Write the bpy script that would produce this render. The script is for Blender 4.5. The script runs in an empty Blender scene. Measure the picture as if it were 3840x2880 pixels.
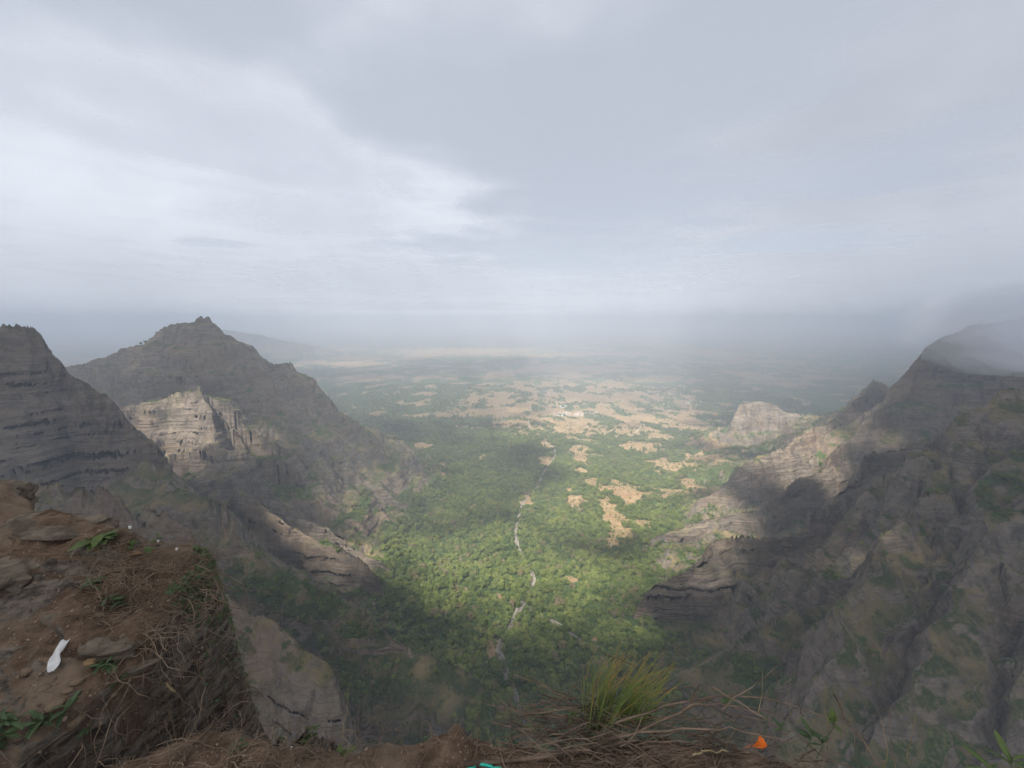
import bpy, math, random
import numpy as np
from mathutils import Vector, Matrix

# ------------------------------------------------------------------ camera
sc = bpy.context.scene
C = sc.collection
PITCH = math.radians(9.5)
FPX, CU, CV = 831.0, 1106.0, 829.5          # focal length and centre of a 2212 x 1659 frame
cam = bpy.data.cameras.new('camera')
cam.sensor_width = 36.0
cam.lens = 36.0 * FPX / 2212.0
cam.clip_start = 0.05
cam.clip_end = 200000.0
cam_o = bpy.data.objects.new('camera', cam)
cam_o.rotation_euler = (math.radians(90) - PITCH, 0, 0)
C.objects.link(cam_o)
sc.camera = cam_o

# ------------------------------------------------------------------ sky and sun
SUN_EL, SUN_AZ = math.radians(56), math.radians(-152)     # azimuth from the view direction (+y), towards +x
TO_SUN = np.array([math.sin(SUN_AZ) * math.cos(SUN_EL), math.cos(SUN_AZ) * math.cos(SUN_EL), math.sin(SUN_EL)])
world = bpy.data.worlds.new('World')
sc.world = world
world.use_nodes = True
wn = world.node_tree.nodes
wl = world.node_tree.links
wn.clear()
w_out = wn.new('ShaderNodeOutputWorld')
w_bg = wn.new('ShaderNodeBackground')
w_sky = wn.new('ShaderNodeTexSky')
w_sky.sky_type = 'NISHITA'
w_sky.sun_disc = False
w_sky.sun_elevation = SUN_EL
w_sky.sun_rotation = SUN_AZ
w_sky.altitude = 1400
w_sky.dust_density = 3.0
w_bg.inputs['Strength'].default_value = 0.05
w_mix = wn.new('ShaderNodeMix'); w_mix.data_type = 'RGBA'     # a veil of high thin cloud over the blue
w_mix.inputs[0].default_value = 0.88
w_mix.inputs[7].default_value = (4.15, 4.45, 5.05, 1)
wl.new(w_sky.outputs[0], w_mix.inputs[6])
wl.new(w_mix.outputs[2], w_bg.inputs[0])
wl.new(w_bg.outputs[0], w_out.inputs[0])
sun = bpy.data.lights.new('sun', 'SUN')
sun.energy = 5.0
sun.angle = math.radians(0.6)
sun.color = (1.0, 0.955, 0.88)
sun_o = bpy.data.objects.new('sun', sun)
sun_o.rotation_euler = Vector(TO_SUN).to_track_quat('Z', 'Y').to_euler()
C.objects.link(sun_o)

sc.view_settings.view_transform = 'Standard'
sc.view_settings.look = 'None'
sc.view_settings.exposure = 1.44
sc.view_settings.gamma = 1.0
sc.cycles.use_denoising = True
sc.cycles.max_bounces = 5
sc.cycles.diffuse_bounces = 2
sc.cycles.volume_bounces = 3
sc.cycles.adaptive_threshold = 0.03
sc.cycles.transparent_max_bounces = 12
sc.cycles.caustics_reflective = False
sc.cycles.caustics_refractive = False

# ------------------------------------------------------------------ numeric helpers
rng = np.random.default_rng(7)
random.seed(7)
_PERM = np.random.default_rng(11).permutation(4096).astype(np.int64)
_PERM = np.concatenate([_PERM, _PERM])
_ang = np.random.default_rng(12).random(4096) * 2 * np.pi
_G2 = np.stack([np.cos(_ang), np.sin(_ang)], 1)
_G3 = np.random.default_rng(13).normal(size=(4096, 3))
_G3 /= np.linalg.norm(_G3, axis=1, keepdims=True)


def n2(x, y, seed=0):
    xi = np.floor(x).astype(np.int64); yi = np.floor(y).astype(np.int64)
    fx = x - xi; fy = y - yi
    u = fx * fx * fx * (fx * (fx * 6 - 15) + 10); v = fy * fy * fy * (fy * (fy * 6 - 15) + 10)

    def g(ix, iy, dx, dy):
        h = _PERM[(_PERM[(ix + seed * 57) & 4095] + iy) & 4095]
        gg = _G2[h]
        return gg[..., 0] * dx + gg[..., 1] * dy
    a = g(xi, yi, fx, fy); b = g(xi + 1, yi, fx - 1, fy)
    c = g(xi, yi + 1, fx, fy - 1); d = g(xi + 1, yi + 1, fx - 1, fy - 1)
    return 1.5 * ((a + (b - a) * u) * (1 - v) + (c + (d - c) * u) * v)


def fbm(x, y, wl_, octv=4, seed=0, gain=0.5):
    s = 0.0; a = 1.0; f = 1.0 / wl_
    for i in range(octv):
        s = s + a * n2(x * f + 13.7 * i, y * f - 7.3 * i, seed + i)
        a *= gain; f *= 2.03
    return s


def ridged(x, y, wl_, octv=3, seed=0, gain=0.5):
    s = 0.0; a = 1.0; f = 1.0 / wl_
    for i in range(octv):
        s = s + a * (1 - np.abs(n2(x * f + 3.1 * i, y * f + 9.2 * i, seed + i)) * 2.0)
        a *= gain; f *= 2.1
    return s


def sstep(a, b, x):
    t = np.clip((x - a) / (b - a), 0, 1)
    return t * t * (3 - 2 * t)


def at(u, v, D):
    """the point seen at frame position u, v (2212 x 1659) at the forward distance D"""
    dx = (u - CU) / FPX; dy = (CV - v) / FPX
    f = math.cos(PITCH) + dy * math.sin(PITCH)
    w = -math.sin(PITCH) + dy * math.cos(PITCH)
    return np.array([dx / f * D, D, w / f * D])


# valley floor, metres below the viewpoint against forward distance
FY = np.array([-3000, 0, 250, 450, 650, 1000, 1900, 3500, 6500, 12000, 90000.])
FZ = np.array([-640, -640, -600, -556, -600, -664, -735, -828, -858, -868, -870.])


def floor_z(y):
    return np.interp(y, FY, FZ)


def on_floor(u, v, dz=0.0):
    lo, hi = 100.0, 60000.0
    for _ in range(50):
        m = 0.5 * (lo + hi)
        if at(u, v, m)[2] < floor_z(m) + dz: hi = m
        else: lo = m
    p = at(u, v, lo); p[2] = floor_z(lo)
    return p


# ------------------------------------------------------------------ mountain ridges: crest lines and flank profiles
# (owner, crest [(u, v, distance)...], (cliff slope, cliff height, talus slope) left flank, right flank)
CLIFF = (2.6, 210, 0.62)
RIDGES = [
    ('bluff', [(-500, 700, 600), (-150, 708, 720), (50, 709, 760), (63, 713, 765), (100, 756, 775), (125, 805, 780), (183, 819, 785), (213, 839, 785),
               (243, 869, 780), (263, 905, 775), (290, 940, 770), (317, 955, 765), (333, 986, 755), (353, 1040, 740), (385, 1085, 720)],
     (3.0, 500, 0.8), (3.4, 420, 0.7)),
    ('pyramid', [(-200, 900, 1900), (0, 850, 1750), (60, 830, 1700), (130, 800, 1640), (180, 785, 1600), (240, 765, 1560), (290, 745, 1520), (330, 725, 1490),
                 (370, 705, 1460), (405, 692, 1450), (447, 695, 1450), (483, 719, 1470), (508, 721, 1490), (540, 744, 1530), (556, 753, 1550),
                 (566, 770, 1560), (585, 784, 1590), (625, 784, 1650), (640, 798, 1680), (650, 820, 1700), (670, 838, 1730), (695, 855, 1770),
                 (720, 880, 1820), (760, 905, 1880), (800, 940, 1960), (830, 965, 2050), (870, 990, 2150)], (1.15, 400, 0.62), (1.25, 330, 0.62)),
    ('pyramid', [(412, 680, 1450), (440, 679, 1450)], (3.5, 30, 1.2), (3.5, 30, 1.2)),
    ('pyramid', [(470, 720, 1460), (520, 800, 1440), (600, 920, 1340), (700, 982, 1290), (800, 1040, 1280), (880, 1085, 1280), (930, 1112, 1280)],
     (1.9, 170, 0.6), (1.9, 120, 0.6)),
    ('pyramid', [(560, 770, 1560), (640, 880, 1580), (720, 945, 1600), (790, 985, 1640), (850, 1010, 1700)], (1.7, 120, 0.6), (1.7, 120, 0.6)),
    ('buttress', [(425, 745, 1420), (405, 800, 1270), (427, 837, 1160), (444, 856, 1125), (450, 903, 1112), (457, 950, 1100), (495, 963, 1090), (517, 972, 1084),
                  (540, 995, 1078), (547, 1019, 1070), (588, 1045, 1020), (620, 1088, 970), (680, 1118, 930), (730, 1150, 905), (800, 1192, 875),
                  (850, 1226, 850), (885, 1268, 835)], (2.2, 200, 0.75), (2.9, 260, 0.75)),
    ('buttress', [(405, 800, 1270), (350, 822, 1235), (300, 852, 1225), (262, 892, 1215)], (2.6, 240, 0.8), (2.2, 200, 0.8)),
    ('buttress', [(432, 842, 1140), (380, 846, 1130), (330, 862, 1125), (285, 885, 1120)], (4.2, 165, 0.5), (0.5, 60, 1.0)),
    ('buttress', [(512, 974, 1080), (455, 962, 1062), (400, 972, 1045), (340, 985, 1030), (300, 1000, 1020)], (4.2, 120, 0.6), (0.4, 60, 1.0)),
    ('buttress', [(500, 1050, 900), (560, 1085, 840), (640, 1130, 795), (720, 1180, 760), (790, 1240, 730), (840, 1290, 705), (900, 1330, 690)], (2.0, 120, 0.8), (2.2, 140, 0.7)),
    ('spur', [(300, 1000, 720), (410, 1065, 670), (470, 1110, 635), (520, 1160, 605), (576, 1198, 578), (643, 1237, 552), (701, 1275, 532), (743, 1312, 512),
              (800, 1352, 492), (880, 1392, 472), (960, 1434, 462), (1050, 1484, 462), (1115, 1535, 466)], (2.0, 150, 0.85), (0.95, 110, 0.8)),
    ('crag', [(330, 1180, 330), (465, 1245, 300), (530, 1292, 280), (602, 1330, 268), (642, 1361, 258), (685, 1395, 250), (719, 1426, 244), (733, 1455, 240), (745, 1510, 236)],
     (4.5, 800, 1.5), (2.6, 800, 1.5)),
    ('crag', [(-250, 1020, 420), (40, 1062, 400), (190, 1072, 390), (270, 1092, 380), (360, 1115, 370), (420, 1160, 355), (470, 1225, 330)], (4.0, 800, 1.5), (2.6, 800, 1.0)),
    # right-hand side
    ('outcrop', [(1560, 940, 2260), (1594, 874, 2300), (1625, 867, 2310), (1655, 868, 2310), (1678, 877, 2300), (1708, 888, 2280), (1741, 895, 2250), (1761, 903, 2230), (1790, 899, 2150)],
     (2.6, 150, 0.55), (2.6, 150, 0.55)),
    ('far_ridge', [(1790, 899, 2150), (1816, 882, 2060), (1850, 868, 1990), (1863, 841, 1950), (1885, 829, 1930), (1900, 817, 1920), (1915, 831, 1915), (1930, 846, 1900), (2010, 800, 1800)], (1.8, 120, 0.7), (1.8, 120, 0.7)),
    ('far_ridge', [(1900, 817, 1900), (1862, 846, 1760), (1816, 892, 1600), (1750, 930, 1460), (1681, 963, 1370), (1615, 996, 1300), (1560, 1052, 1240), (1490, 1098, 1200), (1430, 1128, 1175)],
     (1.6, 110, 0.6), (2.6, 200, 0.7)),
    ('main_ridge', [(2500, 690, 1500), (2212, 690, 1500), (2100, 705, 1500), (2040, 722, 1500), (2000, 742, 1500), (1976, 760, 1500), (1962, 780, 1500), (1948, 802, 1500), (1936, 830, 1490), (1918, 852, 1480),
                    (1870, 890, 1400), (1852, 922, 1340), (1835, 958, 1280), (1792, 990, 1220), (1740, 1030, 1160), (1680, 1066, 1110), (1600, 1100, 1060),
                    (1540, 1113, 1030), (1480, 1132, 1010), (1410, 1168, 1000), (1385, 1195, 1000)], (2.3, 190, 0.65), (3.2, 330, 0.75)),
    ('mid_ridge', [(2400, 770, 1100), (2212, 800, 1120), (2110, 860, 1080), (2060, 900, 1040), (2008, 936, 1000), (1975, 966, 970), (1908, 993, 930), (1868, 1016, 890), (1801, 1063, 840), (1768, 1106, 800),
                   (1741, 1147, 770), (1688, 1153, 750), (1575, 1170, 720), (1508, 1196, 700), (1475, 1222, 690), (1420, 1262, 680), (1385, 1312, 672), (1370, 1350, 666)],
     (2.3, 220, 0.62), (3.2, 300, 0.75)),
    ('near_wall', [(2700, 800, 720), (2212, 838, 710), (2175, 839, 700), (2128, 853, 685), (2101, 893, 662), (2085, 929, 645), (2058, 1009, 605), (2021, 1056, 570), (1951, 1116, 525), (1891, 1163, 490),
                   (1886, 1223, 460), (1841, 1306, 415), (1808, 1383, 375), (1761, 1493, 330), (1715, 1560, 300)], (0.9, 50, 0.75), (3.6, 420, 0.9)),
    ('near_wall', [(2500, 930, 600), (2300, 985, 535), (2150, 1130, 465), (2060, 1290, 400), (1965, 1440, 345), (1905, 1570, 305)], (0.9, 35, 0.7), (3.2, 500, 1.0)),
    ('near_wall', [(2600, 1100, 480), (2330, 1240, 410), (2212, 1370, 365), (2130, 1500, 325), (2075, 1650, 285)], (0.9, 30, 0.7), (3.2, 500, 1.0)),
    ('near_wall', [(2700, 1350, 390), (2420, 1500, 330), (2290, 1620, 295), (2200, 1760, 260)], (0.9, 30, 0.8), (3.2, 500, 1.0)),
    ('near_wall', [(2420, 870, 660), (2212, 960, 600), (2120, 1060, 545), (2030, 1190, 480), (1960, 1320, 420), (1890, 1450, 360)], (1.0, 30, 0.7), (3.2, 500, 1.0)),
    ('spur', [(1850, 1290, 520), (1700, 1342, 492), (1600, 1382, 480), (1500, 1432, 478), (1430, 1476, 482)], (0.8, 60, 0.6), (1.6, 90, 0.7)),
    # far away
    ('far_hill', [(440, 706, 9000), (560, 722, 9200), (680, 748, 9400), (770, 764, 9600)], (0.9, 300, 0.4), (0.9, 300, 0.4)),
    ('far_hill', [(930, 812, 6900), (1004, 793, 7200), (1057, 775, 7500), (1097, 777, 7500), (1124, 773, 7600), (1170, 777, 7700), (1240, 783, 7900)], (0.5, 60, 0.15), (0.5, 60, 0.15)),
    ('far_hill', [(1240, 752, 11500), (1380, 748, 11500), (1550, 752, 11000), (1700, 762, 10000), (1850, 770, 9500), (2000, 775, 9000)], (0.3, 60, 0.06), (0.3, 60, 0.06)),
]
OWNERS = ['floor', 'bluff', 'pyramid', 'buttress', 'spur', 'crag', 'outcrop', 'far_ridge', 'main_ridge', 'mid_ridge', 'near_wall', 'far_hill']
RID = []
for own, pts, lf, rf in RIDGES:
    P = np.array([at(*p) for p in pts])
    RID.append((OWNERS.index(own), P, lf, rf))


def prof(d, p):
    s, h, t = p
    return np.where(d * s < h, d * s, h + (d - h / s) * t)


def skeleton(x, y):
    """height of the bare ridges; which ridge owns it; plan distance from its crest"""
    xa = 0.03 * y
    w = np.interp(y, [0, 450, 700, 1000, 1900, 3500, 6000], [40, 48, 120, 240, 800, 3000, 20000])
    off = np.maximum(np.abs(x - xa) - w, 0)
    fz = floor_z(y)
    best = fz + 0.22 * off * (1 - sstep(1600, 3000, y)) * np.minimum(1, 300 / (off + 1))
    own = np.zeros(x.shape, np.int32)
    dist = np.full(x.shape, 1e4)
    along = np.zeros(x.shape)
    base_s = 0.0
    for oi, P, lf, rf in RID:
        for k in range(len(P) - 1):
            a, b = P[k], P[k + 1]
            ab = b[:2] - a[:2]
            L2 = float(ab @ ab) + 1e-9
            px = x - a[0]; py = y - a[1]
            t = np.clip((px * ab[0] + py * ab[1]) / L2, 0, 1)
            qx = px - t * ab[0]; qy = py - t * ab[1]
            d = np.sqrt(qx * qx + qy * qy)
            left = (ab[0] * py - ab[1] * px) > 0
            h = a[2] + t * (b[2] - a[2]) - np.where(left, prof(d, lf), prof(d, rf))
            m = h > best
            L = math.sqrt(L2)
            best = np.where(m, h, best); own = np.where(m, oi, own); dist = np.where(m, d, dist)
            along = np.where(m, base_s + t * L + np.where(left, 5000.0, 0.0), along)
            base_s += L
        base_s += 777.0
    return best, own, dist, fz, along


TERR = np.array([0.5, 0.8, 0.8, 1.0, 0.6, 0.45, 0.9, 0.8, 0.9, 0.9, 0.42, 0.5])


def height(x, y):
    s = np.clip(np.hypot(x, y) / 700.0, 0.55, 1.0)
    wx = x + s * (26 * fbm(x, y, 210, 2, 3) + 9 * fbm(x, y, 55, 2, 5))
    wy = y + s * (26 * fbm(x, y, 210, 2, 23) + 9 * fbm(x, y, 55, 2, 25))
    h, own, dist, fz, along = skeleton(wx, wy)
    up = h - fz
    hill = np.maximum(sstep(8, 90, up) * (own > 0), sstep(14, 60, up))
    near = 1 - np.exp(-(dist / 55.0) ** 2)
    far = sstep(3500, 6500, y)
    g = 26 * (ridged(x, y, 230, 3, 41) - 1.0) * near * hill
    rib = ridged(along, dist * 0.22 + 20 * fbm(x, y, 130, 2, 47), 95, 3, 43)
    g = g + 13 * (rib - 1.1) * sstep(15, 110, dist) * hill
    slab = ridged(along * 0.30 + 25 * fbm(x, y, 90, 2, 49), dist + 14 * fbm(x, y, 60, 2, 53), 62, 3, 45)
    g = g + 20 * (slab - 1.1) * sstep(4, 60, dist) * hill * (((own == 10) | (own == 5)) + 0.5 * (own == 4))
    g = g + (9 + 8 * (own == 5)) * fbm(x, y, 48, 4, 61) * (0.35 + 0.65 * near) * hill
    g = g + 15 * (ridged(x, y, 40, 3, 57) - 1.0) * (own == 5) * hill
    h = h + g * s
    # basalt benches
    zz = h + 26 * fbm(x, y, 520, 3, 71)
    for P_, k in ((83.0, 0.62), (27.0, 0.34)):
        q = zz / P_
        f = q - np.floor(q)
        dz = -k * np.sin(2 * np.pi * f) / (2 * np.pi) * P_
        h = h + dz * hill * (1 - 0.8 * far) * TERR[own]
        zz = zz + dz
    h = h + (2.2 * fbm(x, y, 90, 3, 81) + 15 * fbm(x, y, 430, 3, 83) * sstep(650, 1500, y)) * (1 - hill)
    return h, own, hill


# ------------------------------------------------------------------ terrain mesh: rings round the viewpoint, finer where the ground is steep
NA, NR = 1080, 760
AZ = np.radians(np.linspace(-68, 68, NA))
azc = AZ[::6]
rr = np.exp(np.linspace(math.log(120.0), math.log(70000.0), 2200))
AA, RR = np.meshgrid(azc, rr, indexing='ij')
hs, _, _, _, _ = skeleton(RR * np.sin(AA), RR * np.cos(AA))
el = np.arctan2(hs, RR)
de = np.diff(el, axis=1)
cum_max = np.maximum.accumulate(el, axis=1)
vis = (el >= cum_max - math.radians(7))[:, 1:]
wgt = np.where(vis, np.where(de > 0, de, -0.35 * de), 0.10 * np.abs(de)) + 0.055 * np.diff(np.log(RR), axis=1)
for _ in range(2):
    wgt[1:-1] = 0.25 * wgt[:-2] + 0.5 * wgt[1:-1] + 0.25 * wgt[2:]
cum = np.concatenate([np.zeros((len(azc), 1)), np.cumsum(wgt, axis=1)], axis=1)
cum /= cum[:, -1:]
tgt = np.linspace(0, 1, NR)
rad_c = np.stack([np.interp(tgt, cum[i], rr) for i in range(len(azc))])
lr = np.log(rad_c)
idx = np.interp(AZ, azc, np.arange(len(azc)))
i0 = np.minimum(np.floor(idx).astype(int), len(azc) - 2)
fr = (idx - i0)[:, None]
RAD = np.exp(lr[i0] * (1 - fr) + lr[i0 + 1] * fr)
TX = RAD * np.sin(AZ)[:, None]
TY = RAD * np.cos(AZ)[:, None]
TZ, TOWN, THILL = height(TX, TY)


def grid_normals(X, Y, Z):
    P = np.stack([X, Y, Z], -1)
    du = np.gradient(P, axis=0); dv = np.gradient(P, axis=1)
    n = np.cross(dv, du)
    n /= np.linalg.norm(n, axis=-1, keepdims=True) + 1e-12
    n[n[..., 2] < 0] *= -1
    return n


TN = grid_normals(TX, TY, TZ)
steep = np.sqrt(np.maximum(0, 1 - TN[..., 2] ** 2))
# harder and softer lava beds stand proud or lie back on the cliffs
zb = TZ + 10 * fbm(TX, TY, 500, 2, 91)
bed = n2(zb / 11.0, TX * 0.004 + 5, 101) + 0.7 * n2(zb / 4.6, TX * 0.006, 103) + 0.8 * fbm(TX + TY * 0.3, zb * 1.0, 38, 3, 107)
amt = (0.6 + 3.0 * TERR[TOWN]) * sstep(0.5, 0.9, steep) * THILL * (1 - sstep(2500, 5000, TY)) * np.minimum(1, np.hypot(TX, TY) / 700)
TX = TX + TN[..., 0] * bed * amt
TY = TY + TN[..., 1] * bed * amt
TN = grid_normals(TX, TY, TZ)

# ------------------------------------------------------------------ ground cover masks (soil, stream beds, woodland)
SOIL = [(1262, 985, 34, 22), (1180, 962, 14, 18), (1350, 1062, 50, 24), (1332, 1125, 26, 60), (1248, 1080, 22, 28), (1460, 1010, 60, 18), (1385, 965, 50, 14), (1520, 1000, 50, 26), (1450, 1075, 40, 26), (1234, 1252, 20, 8), (1000, 1276, 34, 12),
        (1085, 1290, 18, 10), (1240, 925, 90, 20), (1300, 862, 110, 12), (1330, 833, 60, 7), (1100, 915, 60, 12), (1490, 918, 80, 18), (1432, 1002, 42, 16), (1540, 968, 50, 20),
        (1420, 940, 40, 14), (1500, 1062, 36, 24), (1000, 760, 190, 9), (760, 786, 100, 7), (1360, 735, 120, 5), (1060, 890, 110, 10), (960, 1010, 24, 8), (985, 1000, 18, 8),
        (1325, 1170, 18, 22), (1064, 1395, 10, 30), (1420, 820, 110, 7), (1300, 800, 150, 5), (1700, 830, 80, 5), (1180, 1000, 22, 14), (1270, 1040, 22, 8), (1390, 1140, 20, 14), (1290, 1385, 20, 12)]
STREAMS = [([(1150, 1620), (1128, 1555), (1110, 1500), (1091, 1450), (1079, 1412), (1082, 1385), (1102, 1352), (1118, 1320), (1132, 1296), (1146, 1276), (1153, 1250), (1144, 1224), (1126, 1196),
             (1117, 1182), (1113, 1150), (1118, 1128), (1125, 1100), (1130, 1078), (1150, 1058), (1162, 1048), (1172, 1024), (1190, 1002), (1200, 985), (1196, 968)], 3.4),
           ([(1290, 1404), (1262, 1385), (1238, 1368), (1205, 1346), (1160, 1325), (1132, 1300)], 2.6)]
SOILW = []
for (u, v, ru, rv) in SOIL:
    c = on_floor(u, v); a = on_floor(u, v - rv); b = on_floor(u, v + rv)
    SOILW.append((c[0], 0.5 * (a[1] + b[1]), ru * math.hypot(c[1], c[2]) / FPX, 0.5 * (a[1] - b[1])))
_a, _b = on_floor(1230, 965), on_floor(1230, 815)
FIELD = (0.5 * (_a[0] + _b[0]) + 100, 0.5 * (_a[1] + _b[1]), 1500.0, 0.5 * (_b[1] - _a[1]) * 1.1)
STREAMW = [(np.array([on_floor(*p)[:2] for p in pts]), w) for pts, w in STREAMS]


def seg_dist(x, y, P):
    d = np.full(x.shape, 1e9)
    for k in range(len(P) - 1):
        a, b = P[k], P[k + 1]
        ab = b - a
        t = np.clip(((x - a[0]) * ab[0] + (y - a[1]) * ab[1]) / (ab @ ab), 0, 1)
        d = np.minimum(d, np.hypot(x - a[0] - t * ab[0], y - a[1] - t * ab[1]))
    return d


GROVE = at(650, 1345, 470)


def cover(x, y, z, nz, hill, own):
    wob = 0.8 * fbm(x, y, 80, 4, 121, 0.65)
    soil = np.zeros(x.shape)
    for (cx, cy, rx, ry) in SOILW:
        k = np.hypot((x - cx) / rx, (y - cy) / ry) + 0.75 * wob
        soil = np.maximum(soil, (1 - sstep(0.45, 1.1, k)) * (0.62 if cy < 1000 else 0.85))
    big = fbm(x, y, 260, 4, 131)
    # thin bare patches inside the woods and broad stubble on the plain
    soil = np.maximum(soil, sstep(0.55, 0.7, big + 0.25 * sstep(2600, 4200, y)) * (1 - hill) * sstep(900, 1300, y))
    soil = np.maximum(soil, sstep(0.1, 0.35, fbm(x, y, 1500, 4, 137)) * sstep(4200, 6500, y))
    fld = 1 - sstep(0.6, 1.0, np.hypot((x - FIELD[0]) / FIELD[2], (y - FIELD[1]) / FIELD[3]) + 0.3 * wob)
    soil = np.maximum(soil, fld * sstep(-0.18, 0.1, fbm(x, y * 0.5, 200, 5, 139, 0.6)))
    st = np.full(x.shape, 1e9)
    for P, w in STREAMW:
        st = np.minimum(st, (seg_dist(x, y, P) + 3 * wob) / w)
    stream = 1 - sstep(0.9, 2.2, st)
    wood = (1 - soil) * (1 - stream) * (1 - hill)
    bench = sstep(0.72, 0.86, nz) * sstep(-0.05, 0.22, fbm(x, y, 150, 3, 141) + 0.5 * (0.55 - sstep(0, 260, z - floor_z(y))))
    bench = bench * np.where(own == 4, sstep(0.05, 0.3, fbm(x, y, 190, 3, 147) + 0.75 * np.exp(-((x - GROVE[0]) ** 2 + (y - GROVE[1]) ** 2) / 75.0 ** 2)), 1.0)
    bench = bench * np.where((own == 0) & (y < 1400), sstep(-0.05, 0.3, fbm(x, y, 120, 3, 149)), 1.0)
    wood = np.maximum(wood, hill * bench)
    return soil, stream, wood


soil, stream, wood = cover(TX, TY, TZ, TN[..., 2], THILL, TOWN)
lush = sstep(-0.2, 0.5, fbm(TX, TY, 330, 3, 151))


def link(o, parent=None):
    C.objects.link(o)
    if parent is not None: o.parent = parent
    return o


def tag(o, label=None, cat=None, group=None, kind=None):
    if label: o['label'] = label
    if cat: o['category'] = cat
    if group: o['group'] = group
    if kind: o['kind'] = kind
    return o


def mesh_np(name, verts, faces, mat=None, smooth=True):
    """verts (n,3), faces (m,k) with equal k"""
    me = bpy.data.meshes.new(name)
    verts = np.asarray(verts, np.float32); faces = np.asarray(faces, np.int32)
    m, k = faces.shape
    me.vertices.add(len(verts)); me.vertices.foreach_set('co', verts.ravel())
    me.loops.add(m * k); me.loops.foreach_set('vertex_index', faces.ravel())
    me.polygons.add(m)
    me.polygons.foreach_set('loop_start', np.arange(0, m * k, k, dtype=np.int32))
    if smooth: me.polygons.foreach_set('use_smooth', np.ones(m, bool))
    me.update(calc_edges=True)
    if mat: me.materials.append(mat)
    return me


def add_attr(me, name, vals):
    a = me.attributes.new(name, 'FLOAT', 'POINT')
    a.data.foreach_set('value', np.asarray(vals, np.float32).ravel())


# ------------------------------------------------------------------ materials
def new_mat(name):
    m = bpy.data.materials.new(name); m.use_nodes = True
    nt = m.node_tree
    for n in list(nt.nodes): nt.nodes.remove(n)
    out = nt.nodes.new('ShaderNodeOutputMaterial')
    return m, nt, out


class NT:
    def __init__(self, nt): self.nt = nt
    def n(self, t, **kw):
        nd = self.nt.nodes.new(t)
        for k, v in kw.items(): setattr(nd, k, v)
        return nd
    def l(self, a, b): self.nt.links.new(a, b)
    def noise(self, vec, scale, detail=6, rough=0.6, dist=0.0):
        nd = self.n('ShaderNodeTexNoise')
        nd.inputs['Scale'].default_value = scale; nd.inputs['Detail'].default_value = detail
        nd.inputs['Roughness'].default_value = rough; nd.inputs['Distortion'].default_value = dist
        if vec is not None: self.l(vec, nd.inputs['Vector'])
        return nd.outputs['Fac']
    def ramp(self, fac, a, b):
        nd = self.n('ShaderNodeMapRange'); nd.interpolation_type = 'SMOOTHSTEP'
        nd.inputs['From Min'].default_value = a; nd.inputs['From Max'].default_value = b
        self.l(fac, nd.inputs['Value']); return nd.outputs['Result']
    def math(self, op, a, b=None):
        nd = self.n('ShaderNodeMath', operation=op)
        for i, s in enumerate((a, b)):
            if s is None: continue
            if isinstance(s, (int, float)): nd.inputs[i].default_value = s
            else: self.l(s, nd.inputs[i])
        return nd.outputs[0]
    def mix(self, fac, a, b):
        nd = self.n('ShaderNodeMix', data_type='RGBA')
        for s, sock in ((fac, nd.inputs[0]), (a, nd.inputs[6]), (b, nd.inputs[7])):
            if isinstance(s, (int, float)): sock.default_value = s
            elif isinstance(s, tuple): sock.default_value = (*s, 1)
            else: self.l(s, sock)
        return nd.outputs[2]
    def attr(self, name):
        return self.n('ShaderNodeAttribute', attribute_name=name).outputs['Fac']
    def mapping(self, vec, scale, rot=(0, 0, 0)):
        nd = self.n('ShaderNodeMapping'); nd.inputs['Scale'].default_value = scale; nd.inputs['Rotation'].default_value = rot
        self.l(vec, nd.inputs['Vector']); return nd.outputs[0]
    def bump(self, h, strength, dist, normal=None):
        nd = self.n('ShaderNodeBump'); nd.inputs['Strength'].default_value = strength; nd.inputs['Distance'].default_value = dist
        self.l(h, nd.inputs['Height'])
        if normal is not None: self.l(normal, nd.inputs['Normal'])
        return nd.outputs[0]
    def diffuse(self, col, normal=None, rough=1.0, spec=0.1):
        nd = self.n('ShaderNodeBsdfPrincipled')
        nd.inputs['Roughness'].default_value = rough
        nd.inputs['Specular IOR Level'].default_value = spec
        if isinstance(col, tuple): nd.inputs['Base Color'].default_value = (*col, 1)
        else: self.l(col, nd.inputs['Base Color'])
        if normal is not None: self.l(normal, nd.inputs['Normal'])
        return nd


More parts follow.
